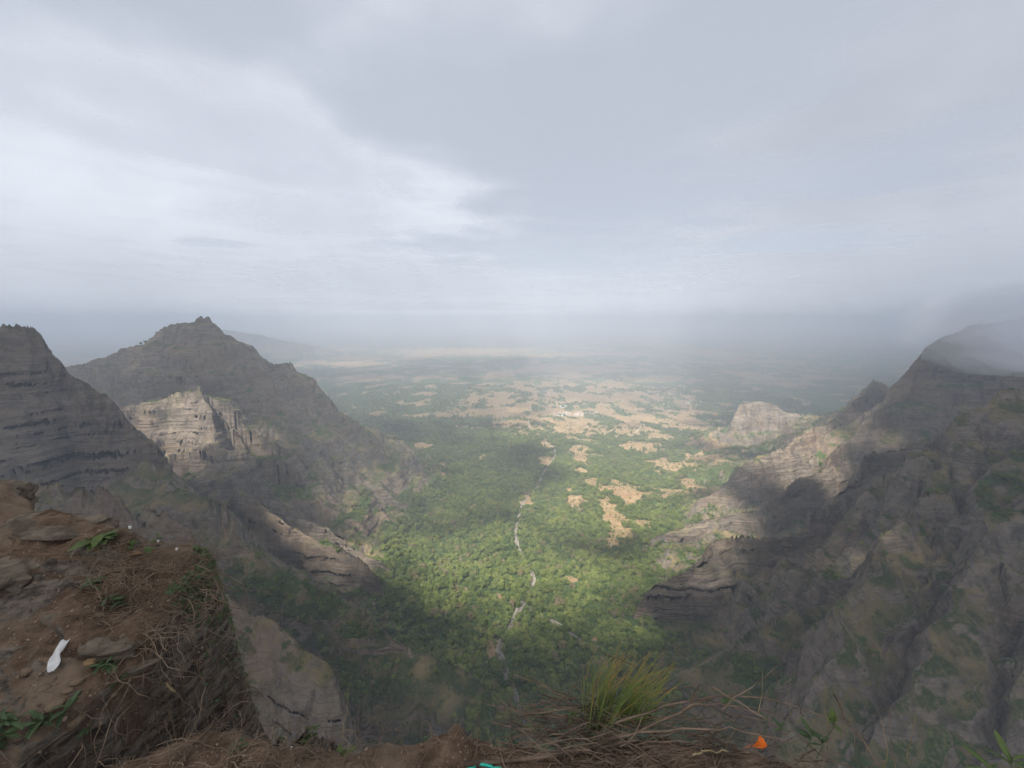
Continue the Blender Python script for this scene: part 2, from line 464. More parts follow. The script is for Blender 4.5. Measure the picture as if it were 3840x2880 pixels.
def terrain_material():
    m, nt, out = new_mat('hill_ground')
    t = NT(nt)
    pos = t.n('ShaderNodeNewGeometry').outputs['Position']
    flat = t.mapping(pos, (0.018, 0.018, 0.075))          # beds lie level: stretched sideways
    beds = t.noise(flat, 1.0, 8, 0.62, 0.25)
    beds2 = t.noise(t.mapping(pos, (0.004, 0.004, 0.22)), 1.0, 4, 0.55, 0.4)
    crag = t.noise(pos, 0.06, 8, 0.65)
    fine = t.noise(pos, 0.30, 7, 0.75)
    blot = t.noise(pos, 0.018, 7, 0.7)
    bd = t.ramp(t.attr('bedded'), 0.2, 0.7)
    rock = t.mix(t.ramp(t.math('ADD', t.math('MULTIPLY', t.math('ADD', t.math('MULTIPLY', beds, bd), t.math('MULTIPLY', fine, t.math('SUBTRACT', 1.0, bd))), 0.6), t.math('MULTIPLY', crag, 0.4)), 0.3, 0.7), (0.062, 0.052, 0.045), (0.25, 0.20, 0.152))
    rock = t.mix(t.math('MULTIPLY', t.math('MULTIPLY', t.ramp(beds2, 0.5, 0.66), bd), 0.6), rock, (0.20, 0.165, 0.135))
    rock = t.mix(t.math('MULTIPLY', t.ramp(crag, 0.5, 0.72), 0.6), rock, (0.07, 0.06, 0.058))
    warp = t.n('ShaderNodeVectorMath', operation='ADD'); t.l(pos, warp.inputs[0])
    wv = t.n('ShaderNodeTexNoise'); wv.inputs['Scale'].default_value = 0.03; wv.inputs['Detail'].default_value = 5; t.l(pos, wv.inputs['Vector'])
    wsc = t.n('ShaderNodeVectorMath', operation='SCALE'); wsc.inputs['Scale'].default_value = 60.0; t.l(wv.outputs['Color'], wsc.inputs[0]); t.l(wsc.outputs[0], warp.inputs[1])
    def joints(scl, lo, hi):
        vo = t.n('ShaderNodeTexVoronoi', feature='DISTANCE_TO_EDGE'); vo.inputs['Scale'].default_value = 1.0
        t.l(t.mapping(warp.outputs[0], scl), vo.inputs['Vector']); return t.ramp(vo.outputs['Distance'], lo, hi)
    j1 = joints((0.014, 0.014, 0.022), 0.0, 0.045); j2 = joints((0.05, 0.05, 0.15), 0.0, 0.07)
    jj = t.math('MULTIPLY', t.math('ADD', t.math('MULTIPLY', j1, 0.5), 0.5), t.math('ADD', t.math('MULTIPLY', j2, 0.2), 0.8))  # joint lines darkened in the colour, standing in for contrast the soft light lacks
    vb = t.n('ShaderNodeTexVoronoi'); vb.inputs['Scale'].default_value = 1.0; t.l(t.mapping(warp.outputs[0], (0.05, 0.05, 0.12)), vb.inputs['Vector'])
    vbs = t.n('ShaderNodeSeparateColor'); t.l(vb.outputs['Color'], vbs.inputs[0])
    rock = t.mix(t.math('MULTIPLY', t.ramp(vbs.outputs[0], 0.35, 0.9), 0.25), rock, (0.24, 0.195, 0.15))  # some blocks painted paler, shading contrast put into the colour
    jj = t.math('ADD', t.math('MULTIPLY', jj, t.math('SUBTRACT', 1.0, t.math('MULTIPLY', bd, 0.7))), t.math('MULTIPLY', bd, 0.7))
    rock = t.mix(jj, (0.022, 0.020, 0.019), rock)
    rock = t.mix(t.math('MULTIPLY', t.attr('pale'), 0.22), rock, t.mix(t.ramp(crag, 0.38, 0.62), (0.11, 0.092, 0.076), (0.34, 0.285, 0.225)))
    ledge_line = t.math('MULTIPLY', t.math('MULTIPLY', t.ramp(t.math('ABSOLUTE', t.math('SUBTRACT', beds2, 0.49)), 0.035, 0.008), bd), t.ramp(t.noise(pos, 0.011, 4, 0.6), 0.42, 0.62))  # thin dark lines under ledges, their shade drawn into the rock colour
    rock = t.mix(t.math('MULTIPLY', ledge_line, 0.75), rock, (0.026, 0.023, 0.022))
    tint = t.noise(pos, 0.006, 4, 0.6)
    rock = t.mix(t.math('MULTIPLY', t.ramp(tint, 0.45, 0.65), 0.5), rock, (0.20, 0.135, 0.085))
    stain = t.noise(t.mapping(pos, (0.05, 0.05, 0.008)), 1.0, 6, 0.7)
    rock = t.mix(t.math('MULTIPLY', t.ramp(stain, 0.5, 0.66), 0.65), rock, (0.045, 0.040, 0.036))
    dry = t.mix(t.ramp(crag, 0.35, 0.65), (0.125, 0.10, 0.052), (0.25, 0.185, 0.10))
    dry = t.mix(t.ramp(t.noise(pos, 0.03, 7, 0.7), 0.42, 0.56), dry, (0.045, 0.060, 0.024))
    green = t.mix(t.ramp(fine, 0.35, 0.65), (0.030, 0.055, 0.018), (0.075, 0.105, 0.032))
    mid = t.noise(pos, 0.028, 7, 0.7)
    soilc = t.mix(t.ramp(mid, 0.35, 0.65), (0.25, 0.145, 0.082), (0.31, 0.22, 0.128))
    soilc = t.mix(t.math('MULTIPLY', t.ramp(crag, 0.42, 0.6), 0.75), soilc, (0.15, 0.125, 0.05))
    soilc = t.mix(t.math('MULTIPLY', t.ramp(fine, 0.52, 0.68), 0.6), soilc, (0.07, 0.075, 0.03))
    grav = t.mix(t.ramp(t.noise(pos, 0.5, 4, 0.7), 0.3, 0.7), (0.14, 0.12, 0.10), (0.36, 0.31, 0.25))
    hill = t.attr('hill'); rk = t.attr('rock'); wd = t.attr('wood'); so = t.attr('soil'); st = t.attr('stream')
    ragged = t.math('MULTIPLY', t.math('SUBTRACT', crag, 0.5), 1.4)
    base = t.mix(t.ramp(t.math('ADD', wd, ragged), 0.35, 0.65), dry, green)
    base = t.mix(t.ramp(t.math('ADD', so, t.math('MULTIPLY', ragged, 0.8)), 0.4, 0.6), base, soilc)
    base = t.mix(t.ramp(t.math('ADD', st, t.math('MULTIPLY', ragged, 0.5)), 0.4, 0.6), base, grav)
    rf = t.ramp(t.math('ADD', t.math('ADD', rk, t.math('MULTIPLY', ragged, 0.7)), t.math('MULTIPLY', t.math('SUBTRACT', fine, 0.5), 1.1)), 0.18, 0.74)
    col = t.mix(rf, base, rock)
    tuft = t.math('MULTIPLY', t.ramp(t.math('ADD', t.math('MULTIPLY', fine, 0.5), t.math('MULTIPLY', blot, 0.5)), 0.50, 0.60), hill)
    col = t.mix(t.math('MULTIPLY', tuft, 0.6), col, t.mix(t.ramp(crag, 0.4, 0.6), (0.062, 0.072, 0.030), (0.21, 0.165, 0.085)))
    h = t.math('ADD', t.math('MULTIPLY', t.math('MULTIPLY', t.math('SUBTRACT', beds, 0.5), t.math('MULTIPLY', rf, bd)), 5.0), t.math('ADD', t.math('MULTIPLY', crag, 8.0), t.math('MULTIPLY', fine, 2.2)))
    h = t.math('ADD', h, t.math('MULTIPLY', t.math('MULTIPLY', t.math('SUBTRACT', t.ramp(beds2, 0.45, 0.6), 0.5), t.math('MULTIPLY', rf, bd)), 1.3))
    h = t.math('ADD', h, t.math('MULTIPLY', t.math('MULTIPLY', t.math('SUBTRACT', jj, 1.0), rf), 4.0))
    b = t.bump(h, 1.0, 1.0)
    t.l(t.diffuse(col, b, 1.0, 0.05).outputs[0], out.inputs[0])
    return m


M_TERRAIN = terrain_material()
shift = np.where(TOWN == 10, 0.10, np.where(TOWN == 5, 0.26, np.where(TOWN == 4, 0.18, 0.0)))      # grass creeps higher on the near slopes
rockm = sstep(0.50, 0.72, np.sqrt(np.maximum(0, 1 - TN[..., 2] ** 2)) - shift) * sstep(0.05, 0.5, THILL)

NAMES = {'floor': ('valley_floor', None), 'bluff': ('cliff_bluff', None), 'pyramid': ('mountain', None), 'buttress': ('rock_buttress', None), 'spur': ('hill_spur', None),
         'crag': ('near_crag', None), 'outcrop': ('rock_outcrop', None), 'far_ridge': ('far_ridge', None), 'main_ridge': ('main_ridge', None),
         'mid_ridge': ('middle_ridge', None), 'near_wall': ('near_slope', None), 'far_hill': ('distant_hills', None)}
vid = np.arange(NA * NR).reshape(NA, NR)
quads = np.stack([vid[:-1, :-1], vid[1:, :-1], vid[1:, 1:], vid[:-1, 1:]], -1).reshape(-1, 4)
qown = TOWN[:-1, :-1].reshape(-1)
V = np.stack([TX, TY, TZ], -1).reshape(-1, 3)
VN = TN.reshape(-1, 3)
flat_attr = {'hill': THILL.ravel(), 'rock': rockm.ravel(), 'wood': wood.ravel(), 'soil': soil.ravel(), 'stream': stream.ravel(), 'lush': lush.ravel(), 'pale': np.isin(TOWN, (4, 5, 10)).astype(float).ravel(), 'bedded': np.where(np.isin(TOWN, (4, 5, 10)), 0.52, np.clip(TERR[TOWN], 0, 1)).ravel()}
for oi, key in enumerate(OWNERS):
    q = quads[qown == oi]
    if len(q) == 0: continue
    used, inv = np.unique(q, return_inverse=True)
    me = mesh_np(NAMES[key][0], V[used], inv.reshape(-1, 4), M_TERRAIN)
    for a, vals in flat_attr.items(): add_attr(me, a, vals[used])
    me.normals_split_custom_set_from_vertices(VN[used].astype(np.float32))
    o = link(bpy.data.objects.new(NAMES[key][0], me))
    o['kind'] = 'structure'



# ------------------------------------------------------------------ woodland: leafy crowns on short trunks, set on the ground by its cover
def leaf_material(name, a, b, trans=0.25):
    m, nt, out = new_mat(name)
    t = NT(nt)
    oi = t.n('ShaderNodeObjectInfo')
    pos = t.n('ShaderNodeNewGeometry').outputs['Position']
    v = t.noise(pos, 0.010, 4, 0.6)
    f = t.math('ADD', t.math('MULTIPLY', t.math('POWER', oi.outputs['Random'], 1.4), 0.65), t.math('MULTIPLY', t.ramp(v, 0.35, 0.65), 0.35))
    col = t.mix(f, a, b)
    col = t.mix(t.ramp(oi.outputs['Random'], 0.93, 0.97), col, (0.17, 0.14, 0.075))
    d = t.diffuse(col, None, 0.9, 0.1)
    tr = t.n('ShaderNodeBsdfTranslucent'); t.l(col, tr.inputs[0])
    mx = t.n('ShaderNodeMixShader'); mx.inputs[0].default_value = trans
    t.l(d.outputs[0], mx.inputs[1]); t.l(tr.outputs[0], mx.inputs[2])
    t.l(mx.outputs[0], out.inputs[0])
    return m


def plain(name, col, var=0.3, scale=20.0, rough=0.9, bump=0.0, spec=0.15):
    m, nt, out = new_mat(name)
    t = NT(nt)
    pos = t.n('ShaderNodeTexCoord').outputs['Object']
    n = t.noise(pos, scale, 5, 0.65)
    c = t.mix(t.ramp(n, 0.3, 0.7), tuple(k * (1 - var) for k in col), tuple(min(1, k * (1 + var)) for k in col))
    b = t.bump(n, bump, 0.01) if bump else None
    t.l(t.diffuse(c, b, rough, spec).outputs[0], out.inputs[0])
    return m


M_LEAF = leaf_material('tree_leaves', (0.050, 0.086, 0.024), (0.205, 0.228, 0.058), 0.3)
M_BARK = plain('bark', (0.09, 0.07, 0.055))


def tree_mesh(name, seed):
    r = np.random.default_rng(seed)
    vs, fs, mi = [], [], []
    # trunk
    for k in range(5):
        a = 2 * math.pi * k / 5
        vs += [(0.05 * math.cos(a), 0.05 * math.sin(a), -0.25), (0.025 * math.cos(a), 0.025 * math.sin(a), 0.5)]
    for k in range(5):
        a, b = 2 * k, 2 * ((k + 1) % 5)
        fs += [(a, b, b + 1), (a, b + 1, a + 1)]; mi += [1, 1]
    lobes = [(np.array([0.05 * r.normal(), 0.05 * r.normal(), 0.55]), 0.33)]
    for k in range(r.integers(4, 8)):
        a = 2 * math.pi * (k + r.random() * 0.6) / 6
        q_ = 0.22 + 0.2 * r.random(); lobes.append((np.array([q_ * math.cos(a), q_ * math.sin(a), 0.34 + 0.4 * r.random()]), 0.13 + 0.14 * r.random()))
    for c, R in lobes:
        n = int(70 * (R / 0.3) ** 2)
        for _ in range(n):
            d = r.normal(size=3); d /= np.linalg.norm(d)
            if d[2] < -0.6: d[2] *= -1
            p = c + d * R * (0.65 + 0.55 * r.random())
            nn = d + np.array([0, 0, 0.35]) + 0.45 * r.normal(size=3); nn /= np.linalg.norm(nn)
            e1 = np.cross(nn, r.normal(size=3)); e1 /= np.linalg.norm(e1); e2 = np.cross(nn, e1)
            s_ = 0.075 * (0.7 + 0.7 * r.random())
            i = len(vs)
            vs += [tuple(p + s_ * e1), tuple(p + s_ * 0.8 * e2), tuple(p - s_ * e1), tuple(p - s_ * 0.8 * e2)]
            fs += [(i, i + 1, i + 2), (i, i + 2, i + 3)]; mi += [0, 0]
    me = mesh_np(name, vs, fs, None, False)
    me.materials.append(M_LEAF); me.materials.append(M_BARK)
    me.polygons.foreach_set('material_index', np.array(mi, np.int32))
    return me


PROTO = bpy.data.collections.new('tree_kinds')
for k in range(8):
    PROTO.objects.link(bpy.data.objects.new('tree_kind', tree_mesh('tree_kind', 300 + k)))


def scatter(name, P, size, mat_label, proto=PROTO):
    me = bpy.data.meshes.new(name)
    me.vertices.add(len(P)); me.vertices.foreach_set('co', np.asarray(P, np.float32).ravel())
    add_attr(me, 'size', size); add_attr(me, 'turn', rng.random(len(P)) * 6.283); add_attr(me, 'lean', 0.22 * rng.normal(size=len(P)))
    a = me.attributes.new('kind_index', 'INT', 'POINT'); a.data.foreach_set('value', rng.integers(0, 8, len(P)).astype(np.int32))
    o = link(bpy.data.objects.new(name, me))
    ng = bpy.data.node_groups.new(name, 'GeometryNodeTree')
    ng.interface.new_socket('Geometry', in_out='INPUT', socket_type='NodeSocketGeometry')
    ng.interface.new_socket('Geometry', in_out='OUTPUT', socket_type='NodeSocketGeometry')
    N = ng.nodes; L = ng.links
    gi = N.new('NodeGroupInput'); go = N.new('NodeGroupOutput')
    iop = N.new('GeometryNodeInstanceOnPoints'); ci = N.new('GeometryNodeCollectionInfo')
    ci.inputs['Collection'].default_value = proto
    ci.inputs['Separate Children'].default_value = True; ci.inputs['Reset Children'].default_value = True
    iop.inputs['Pick Instance'].default_value = True

    def na_(nm, ty):
        x = N.new('GeometryNodeInputNamedAttribute'); x.data_type = ty; x.inputs['Name'].default_value = nm
        return x.outputs[0]
    cx = N.new('ShaderNodeCombineXYZ'); L.new(na_('turn', 'FLOAT'), cx.inputs[2]); L.new(na_('lean', 'FLOAT'), cx.inputs[0])
    L.new(gi.outputs[0], iop.inputs['Points']); L.new(ci.outputs[0], iop.inputs['Instance'])
    L.new(na_('kind_index', 'INT'), iop.inputs['Instance Index'])
    L.new(cx.outputs[0], iop.inputs['Rotation']); L.new(na_('size', 'FLOAT'), iop.inputs['Scale'])
    L.new(iop.outputs[0], go.inputs[0])
    md = o.modifiers.new('trees', 'NODES'); md.node_group = ng
    return o


RKEY = (np.arange(NA)[:, None] * 20.0 + np.log(RAD)).ravel()


def plant(x0, x1, y0, y1, step, lo, hi, thr, keep_hill):
    gx, gy = np.meshgrid(np.arange(x0, x1, step), np.arange(y0, y1, step), indexing='ij')
    x = (gx + (rng.random(gx.shape) - 0.5) * step * 1.3).ravel(); y = (gy + (rng.random(gx.shape) - 0.5) * step * 1.3).ravel()
    k = np.abs(np.arctan2(x, y)) < math.radians(60)
    x, y = x[k], y[k]
    z, own, hill = height(x, y)
    col = np.clip(np.round(np.interp(np.arctan2(x, y), AZ, np.arange(NA))).astype(int), 0, NA - 1)
    j = np.searchsorted(RKEY, col * 20.0 + np.log(np.hypot(x, y))) - col * NR
    nz = TN[col, np.clip(j, 0, NR - 1), 2]
    so, st, wd = cover(x, y, z, nz, hill, own)
    pr = np.where(hill > 0.5, wd * keep_hill + 0.03 * (nz > 0.6) , wd * (0.42 + 0.58 * sstep(-0.25, 0.12, fbm(x, y, 60, 3, 161))) + 0.13 * so * (st < 0.3))
    m = (rng.random(len(x)) < pr) & (pr > thr)
    sz = (lo + (hi - lo) * rng.random(len(x)) ** 1.5) * np.where(hill > 0.5, 0.62, 1.0) * np.where(so > 0.5, 0.42, 1.0)
    return np.stack([x, y, z], -1)[m], sz[m]


P1, S1 = plant(-1000, 1150, 330, 1500, 7.6, 5.5, 19.0, 0.02, 0.75)
P2, S2 = plant(-1500, 2200, 1500, 2900, 10.5, 8.0, 20.0, 0.02, 0.75)
P3, S3 = plant(-2200, 3000, 2900, 5000, 22.0, 10.0, 19.0, 0.02, 0.6)
tag(scatter('forest', np.concatenate([P1, P2, P3]), np.concatenate([S1, S2, S3]), ''), 'green woodland covering the valley floor and the hill benches', 'forest', kind='stuff')

# ------------------------------------------------------------------ village on the plain
M_WALL = plain('plaster', (0.46, 0.45, 0.43), 0.12, 0.3)
M_ROOFT = plain('roof_tin', (0.42, 0.42, 0.44), 0.35, 0.2)
M_ROOFR = plain('roof_clay', (0.28, 0.15, 0.10), 0.3, 0.2)


def house_mesh(name, w, d, h, rise, roofm):
    vs = [(-w, -d, -2), (w, -d, -2), (w, d, -2), (-w, d, -2), (-w, -d, h), (w, -d, h), (w, d, h), (-w, d, h), (-w * 1.06, 0, h + rise), (w * 1.06, 0, h + rise),
          (-w * 1.06, -d * 1.15, h - 0.3), (w * 1.06, -d * 1.15, h - 0.3), (w * 1.06, d * 1.15, h - 0.3), (-w * 1.06, d * 1.15, h - 0.3)]
    fs = [(0, 1, 5, 4), (1, 2, 6, 5), (2, 3, 7, 6), (3, 0, 4, 7), (10, 11, 9, 8), (12, 13, 8, 9)]
    me = bpy.data.meshes.new(name); me.from_pydata(vs, [], fs)
    me.materials.append(M_WALL); me.materials.append(roofm)
    me.polygons.foreach_set('material_index', np.array([0, 0, 0, 0, 1, 1], np.int32))
    return me


HM = [house_mesh('house', 7, 4, 4, 2.2, M_ROOFT), house_mesh('house', 10, 4.5, 4.5, 2.5, M_ROOFR), house_mesh('house', 6, 4, 6, 1.5, M_WALL)]
RV = np.random.default_rng(5)


def put_house(u, v, me, label, group, rz=None, sx=1.0):
    p = on_floor(u, v)
    z = float(height(np.array([p[0]]), np.array([p[1]]))[0][0])
    o = bpy.data.objects.new('house', me); o.location = (p[0], p[1], z); o.scale = (sx, sx, sx)
    o.rotation_euler = (0, 0, RV.normal() * 0.3 if rz is None else rz)
    tag(link(o), label, 'house', group)


for k in range(46):
    f = RV.random()
    u = 1196 + 70 * f + 4 * RV.normal(); v = 891 + 8 * RV.random() - 3 * f + 4 * max(0, f - 0.6)
    if k > 36: u, v = 1270 + 22 * RV.random(), 888 + 7 * RV.random()
    put_house(u, v, HM[RV.integers(3)], 'small pale house in the village cluster on the plain', 'houses of the village')
SM = [('long white building forming the near side of the walled school yard', 1216, 882.5, 0.0), ('long white building forming the far side of the walled school yard', 1217, 877.5, 0.0),
      ('white building closing the left end of the school yard', 1210, 880, 1.57), ('white building closing the right end of the school yard', 1224, 880, 1.57)]
me_s = house_mesh('school_wing', 26, 5, 5, 1.6, M_WALL)
for lab, u, v, rz in SM:
    p = on_floor(u, v); z = float(height(np.array([p[0]]), np.array([p[1]]))[0][0])
    o = bpy.data.objects.new('school_wing', me_s); o.location = (p[0], p[1], z); o.rotation_euler = (0, 0, rz); tag(link(o), lab, 'building')
for k in range(16):
    put_house(1472 + 45 * RV.random(), 866 + 9 * RV.random(), HM[RV.integers(3)], 'house of the hamlet behind the rocky outcrop hill', 'houses of the far hamlet')
for (u, v, lab) in ((1139, 868, 'lone pale house far left of the village by the track'), (1185, 851, 'lone white farmhouse on the dark fields beyond the village'), (1214, 899, 'lone house in the orange field below the village')):
    put_house(u, v, HM[0], lab, None, None, 1.3)


# ------------------------------------------------------------------ dry stream beds and tracks, laid just over the ground
def ribbon(name, P, w, mat, lift, seed):
    P = np.asarray(P); seg = np.hypot(*np.diff(P, axis=0).T); s_ = np.concatenate([[0], np.cumsum(seg)])
    n = int(s_[-1] / 6) + 2; t_ = np.linspace(0, s_[-1], n)
    x = np.interp(t_, s_, P[:, 0]); y = np.interp(t_, s_, P[:, 1])
    x = x + 5 * fbm(t_, t_ * 0, 60, 3, seed); y = y + 3 * fbm(t_, t_ * 0 + 9, 50, 3, seed + 1)
    tx, ty = np.gradient(x), np.gradient(y); q = np.hypot(tx, ty); nx, ny = -ty / q, tx / q
    hw = w * (0.75 + 0.5 * fbm(t_, t_ * 0 + 4, 35, 3, seed + 2)) * np.minimum(1, np.minimum(t_, s_[-1] - t_) / 25 + 0.25)
    off = np.linspace(-1, 1, 7)
    X = x[:, None] + nx[:, None] * hw[:, None] * off; Y = y[:, None] + ny[:, None] * hw[:, None] * off
    Z = height(X, Y)[0] + lift * (1.2 - off ** 2)
    id_ = np.arange(X.size).reshape(X.shape)
    q_ = np.stack([id_[:-1, :-1], id_[:-1, 1:], id_[1:, 1:], id_[1:, :-1]], -1).reshape(-1, 4)
    o = link(bpy.data.objects.new(name, mesh_np(name, np.stack([X, Y, Z], -1).reshape(-1, 3), q_[:, ::-1], mat)))
    o['kind'] = 'structure'
    return o


m, nt, out = new_mat('stream_gravel'); t = NT(nt)
pos = t.n('ShaderNodeNewGeometry').outputs['Position']
a_ = t.noise(pos, 0.22, 6, 0.7); vo = t.n('ShaderNodeTexVoronoi'); vo.inputs['Scale'].default_value = 0.35; t.l(pos, vo.inputs['Vector'])
col = t.mix(t.ramp(a_, 0.3, 0.7), (0.085, 0.077, 0.068), (0.21, 0.19, 0.165))
t.l(t.diffuse(col, t.bump(t.math('ADD', t.math('MULTIPLY', vo.outputs['Distance'], -1.2), a_), 1.0, 1.0)).outputs[0], out.inputs[0])
M_STREAM = m
for k, (P, w) in enumerate(STREAMW):
    ribbon('stream_bed', P, w, M_STREAM, 0.8, 500 + 10 * k)
M_TRACK = plain('track_dirt', (0.34, 0.27, 0.2), 0.25, 0.1)
for k, pts in enumerate([[(1142, 925), (1143, 905), (1147, 885), (1146, 868)], [(1196, 968), (1170, 950), (1145, 930), (1142, 920)], [(1230, 884), (1250, 888), (1272, 897)], [(1330, 975), (1345, 955), (1372, 935), (1395, 915)]]):
    ribbon('track', np.array([on_floor(*p)[:2] for p in pts]), 5.0, M_TRACK, 0.8, 600 + 10 * k)

# ------------------------------------------------------------------ low cloud layer: a billowed sheet with gaps, the sunlit patches lie under the gaps
CLOUD_Z = 330.0
LIT = [(1090, 1245, None, 260, 110, 1), (1330, 1130, None, 260, 120, 1), (1400, 1030, None, 230, 80, 1), (1290, 940, None, 260, 55, 0.9), (1310, 890, None, 220, 32, 0.7), (425, 950, 1120, 105, 95, 1),
       (760, 1180, 870, 100, 60, 0.9), (1690, 960, 1400, 190, 85, 1), (1640, 900, 2300, 170, 80, 1), (1000, 763, None, 260, 13, 0.6), (750, 786, None, 130, 9, 0.6),
       (745, 868, 2300, 60, 20, 0.7), (1310, 832, None, 160, 14, 0.5), (1540, 1060, 1150, 120, 60, 1), (1000, 1090, None, 170, 70, 0.55), (950, 1000, None, 150, 50, 0.4), (1100, 870, None, 520, 60, 0.4)]
na, nr = 540, 330
ca = np.linspace(0, 2 * np.pi, na, endpoint=False)
cr = np.concatenate([[0.0], np.exp(np.linspace(math.log(25.0), math.log(80000.0), nr - 1))])
CA, CR = np.meshgrid(ca, cr, indexing='ij')
CX = CR * np.sin(CA); CY = CR * np.cos(CA)
gap = np.zeros(CX.shape)
cw = 0.55 * fbm(CX, CY, 330, 4, 201)
for (u, v, D, ru, rv, s_) in LIT:
    if D is None:
        p = on_floor(u, v); q0 = on_floor(u, v + rv); q1 = on_floor(u, v - rv)
        ry = 0.5 * (q1[1] - q0[1]); rx = ru * math.hypot(p[1], p[2]) / FPX
        p = np.array([p[0], 0.5 * (q0[1] + q1[1]), p[2]])
    else:
        p = at(u, v, D); rx = ru * D / FPX; ry = max(rx * 0.7, rv * D / FPX)
    k = (CLOUD_Z - p[2]) / TO_SUN[2]
    cx, cy = p[0] + TO_SUN[0] * k, p[1] + TO_SUN[1] * k
    e = np.hypot((CX - cx) / rx, (CY - cy) / ry) + cw
    gap = np.maximum(gap, s_ * (1 - sstep(0.45, 1.4, e)))
QR = 1500 * (math.pi / 2 - np.arctan2(CLOUD_Z, CR)); QX = QR * np.sin(CA); QY = QR * np.cos(CA)       # broad slow swells far off, closer billows overhead
thick = 0.54 + 0.15 * fbm(QX, QY, 760, 5, 217, 0.5) + 0.00010 * QX + 0.22 * sstep(1500, 4500, CR)
for (az_, el_, rad_, amp_) in ((-11, 22, 0.36, -0.24), (-8, 15, 0.30, -0.26), (-2, 10, 0.24, -0.22), (-50, 12, 0.45, -0.25), (5, 6, 0.12, -0.34), (42, 18, 0.5, 0.20), (-30, 32, 0.35, -0.10)):
    pr_ = CLOUD_Z / math.tan(math.radians(el_)); px_, py_ = pr_ * math.sin(math.radians(az_)), pr_ * math.cos(math.radians(az_))
    thick = thick + amp_ * np.exp(-((CX - px_) ** 2 + (CY - py_) ** 2) / (rad_ * pr_) ** 2 * (1 + 0.8 * cw))
CZ = CLOUD_Z - 30 * thick + 3 * fbm(CX, CY, 240, 3, 221) + 20
opac = np.clip((0.97 - 0.06 * sstep(2500, 9000, CR)) * (1 - 0.98 * gap), 0, 1)
cid = np.arange(na * nr).reshape(na, nr)
cn = np.roll(cid, -1, axis=0)
cq = np.stack([cid[:, :-1], cn[:, :-1], cn[:, 1:], cid[:, 1:]], -1).reshape(-1, 4)
m, nt, out = new_mat('cloud')
t = NT(nt)
trl = t.n('ShaderNodeBsdfTranslucent')
t.l(t.mix(t.attr('thick'), (0.200, 0.217, 0.249), (0.121, 0.134, 0.160)), trl.inputs[0])
trp = t.n('ShaderNodeBsdfTransparent')
mx = t.n('ShaderNodeMixShader')
t.l(t.attr('opacity'), mx.inputs[0]); t.l(trp.outputs[0], mx.inputs[1]); t.l(trl.outputs[0], mx.inputs[2])
t.l(mx.outputs[0], out.inputs[0])
me = mesh_np('clouds', np.stack([CX, CY, CZ], -1).reshape(-1, 3), cq, m)
add_attr(me, 'thick', np.clip(thick, 0, 1)); add_attr(me, 'opacity', opac)
tag(link(bpy.data.objects.new('clouds', me)), 'low grey cloud layer with thin bright gaps over the valley', 'cloud', kind='stuff')

# ------------------------------------------------------------------ haze
hm, nt, out = new_mat('haze')
pv = nt.nodes.new('ShaderNodeVolumePrincipled')
pv.inputs['Color'].default_value = (0.84, 0.90, 1.0, 1)
pv.inputs['Density'].default_value = 0.00012
pv.inputs['Anisotropy'].default_value = 0.1
nt.links.new(pv.outputs[0], out.inputs['Volume'])
x0, x1, y0, y1, z0, z1 = -80000, 80000, -3000, 78000, -1100, 240
hv = [(x0, y0, z0), (x1, y0, z0), (x1, y1, z0), (x0, y1, z0), (x0, y0, z1), (x1, y0, z1), (x1, y1, z1), (x0, y1, z1)]
hf = [(0, 3, 2, 1), (4, 5, 6, 7), (0, 1, 5, 4), (1, 2, 6, 5), (2, 3, 7, 6), (3, 0, 4, 7)]
me = mesh_np('haze', hv, hf, hm, False)
tag(link(bpy.data.objects.new('haze', me)), 'pale haze filling the air over the whole valley', 'haze', kind='stuff')

# ------------------------------------------------------------------ cloud wisps hanging on the right-hand ridge top
mm, nt, out = new_mat('mist')
pv = nt.nodes.new('ShaderNodeVolumePrincipled')
pv.inputs['Color'].default_value = (0.93, 0.95, 1.0, 1); pv.inputs['Density'].default_value = 0.0011
nt.links.new(pv.outputs[0], out.inputs['Volume'])
import bmesh
for (u, v, D, sx, sy, sz) in ((2500, 680, 1400, 560, 480, 125), (2320, 705, 1400, 330, 330, 78), (2440, 745, 1100, 420, 300, 95)):
    for k_ in (1.25, 1.0, 0.75):
        bm = bmesh.new(); bmesh.ops.create_icosphere(bm, subdivisions=3, radius=k_)
        for q in bm.verts: q.co *= 1 + 0.25 * float(n2(np.array([q.co.x * 1.6 + u + k_ * 3]), np.array([q.co.y * 1.6 + q.co.z * 2.1]), 9)[0])
        me = bpy.data.meshes.new('mist'); bm.to_mesh(me); bm.free(); me.materials.append(mm)
        o = bpy.data.objects.new('mist', me); o.location = at(u, v, D); o.scale = (sx, sy, sz)
        tag(link(o), 'pale wisp of cloud hiding the top of the steep ridge', 'mist', 'cloud wisps on the ridge top', 'stuff')


# ------------------------------------------------------------------ the ledge underfoot: dirt ground with a ragged rim and a drop beyond it
RIM = np.array([(2.9, 0.1), (1.95, 0.60), (1.42, 0.97), (1.18, 1.07), (0.9, 1.15), (0.65, 1.2), (0.25, 1.19), (0.0, 1.205), (-0.17, 1.225), (-0.25, 1.215), (-0.42, 1.18), (-0.6, 1.15),
                (-0.8, 1.185), (-1.0, 1.24), (-1.2, 1.22), (-1.38, 1.14), (-1.5, 1.04), (-1.62, 0.98), (-1.76, 1.06), (-1.82, 1.18), (-1.77, 1.3), (-1.72, 1.45), (-1.69, 1.58),
                (-1.67, 1.75), (-1.665, 1.88), (-1.69, 1.97), (-1.80, 2.03), (-1.92, 2.08), (-2.2, 2.1), (-2.52, 2.12), (-2.73, 2.18), (-3.03, 2.25), (-3.5, 2.4), (-5.5, 3.0), (-5.5, -2.0), (2.9, -2.0)])


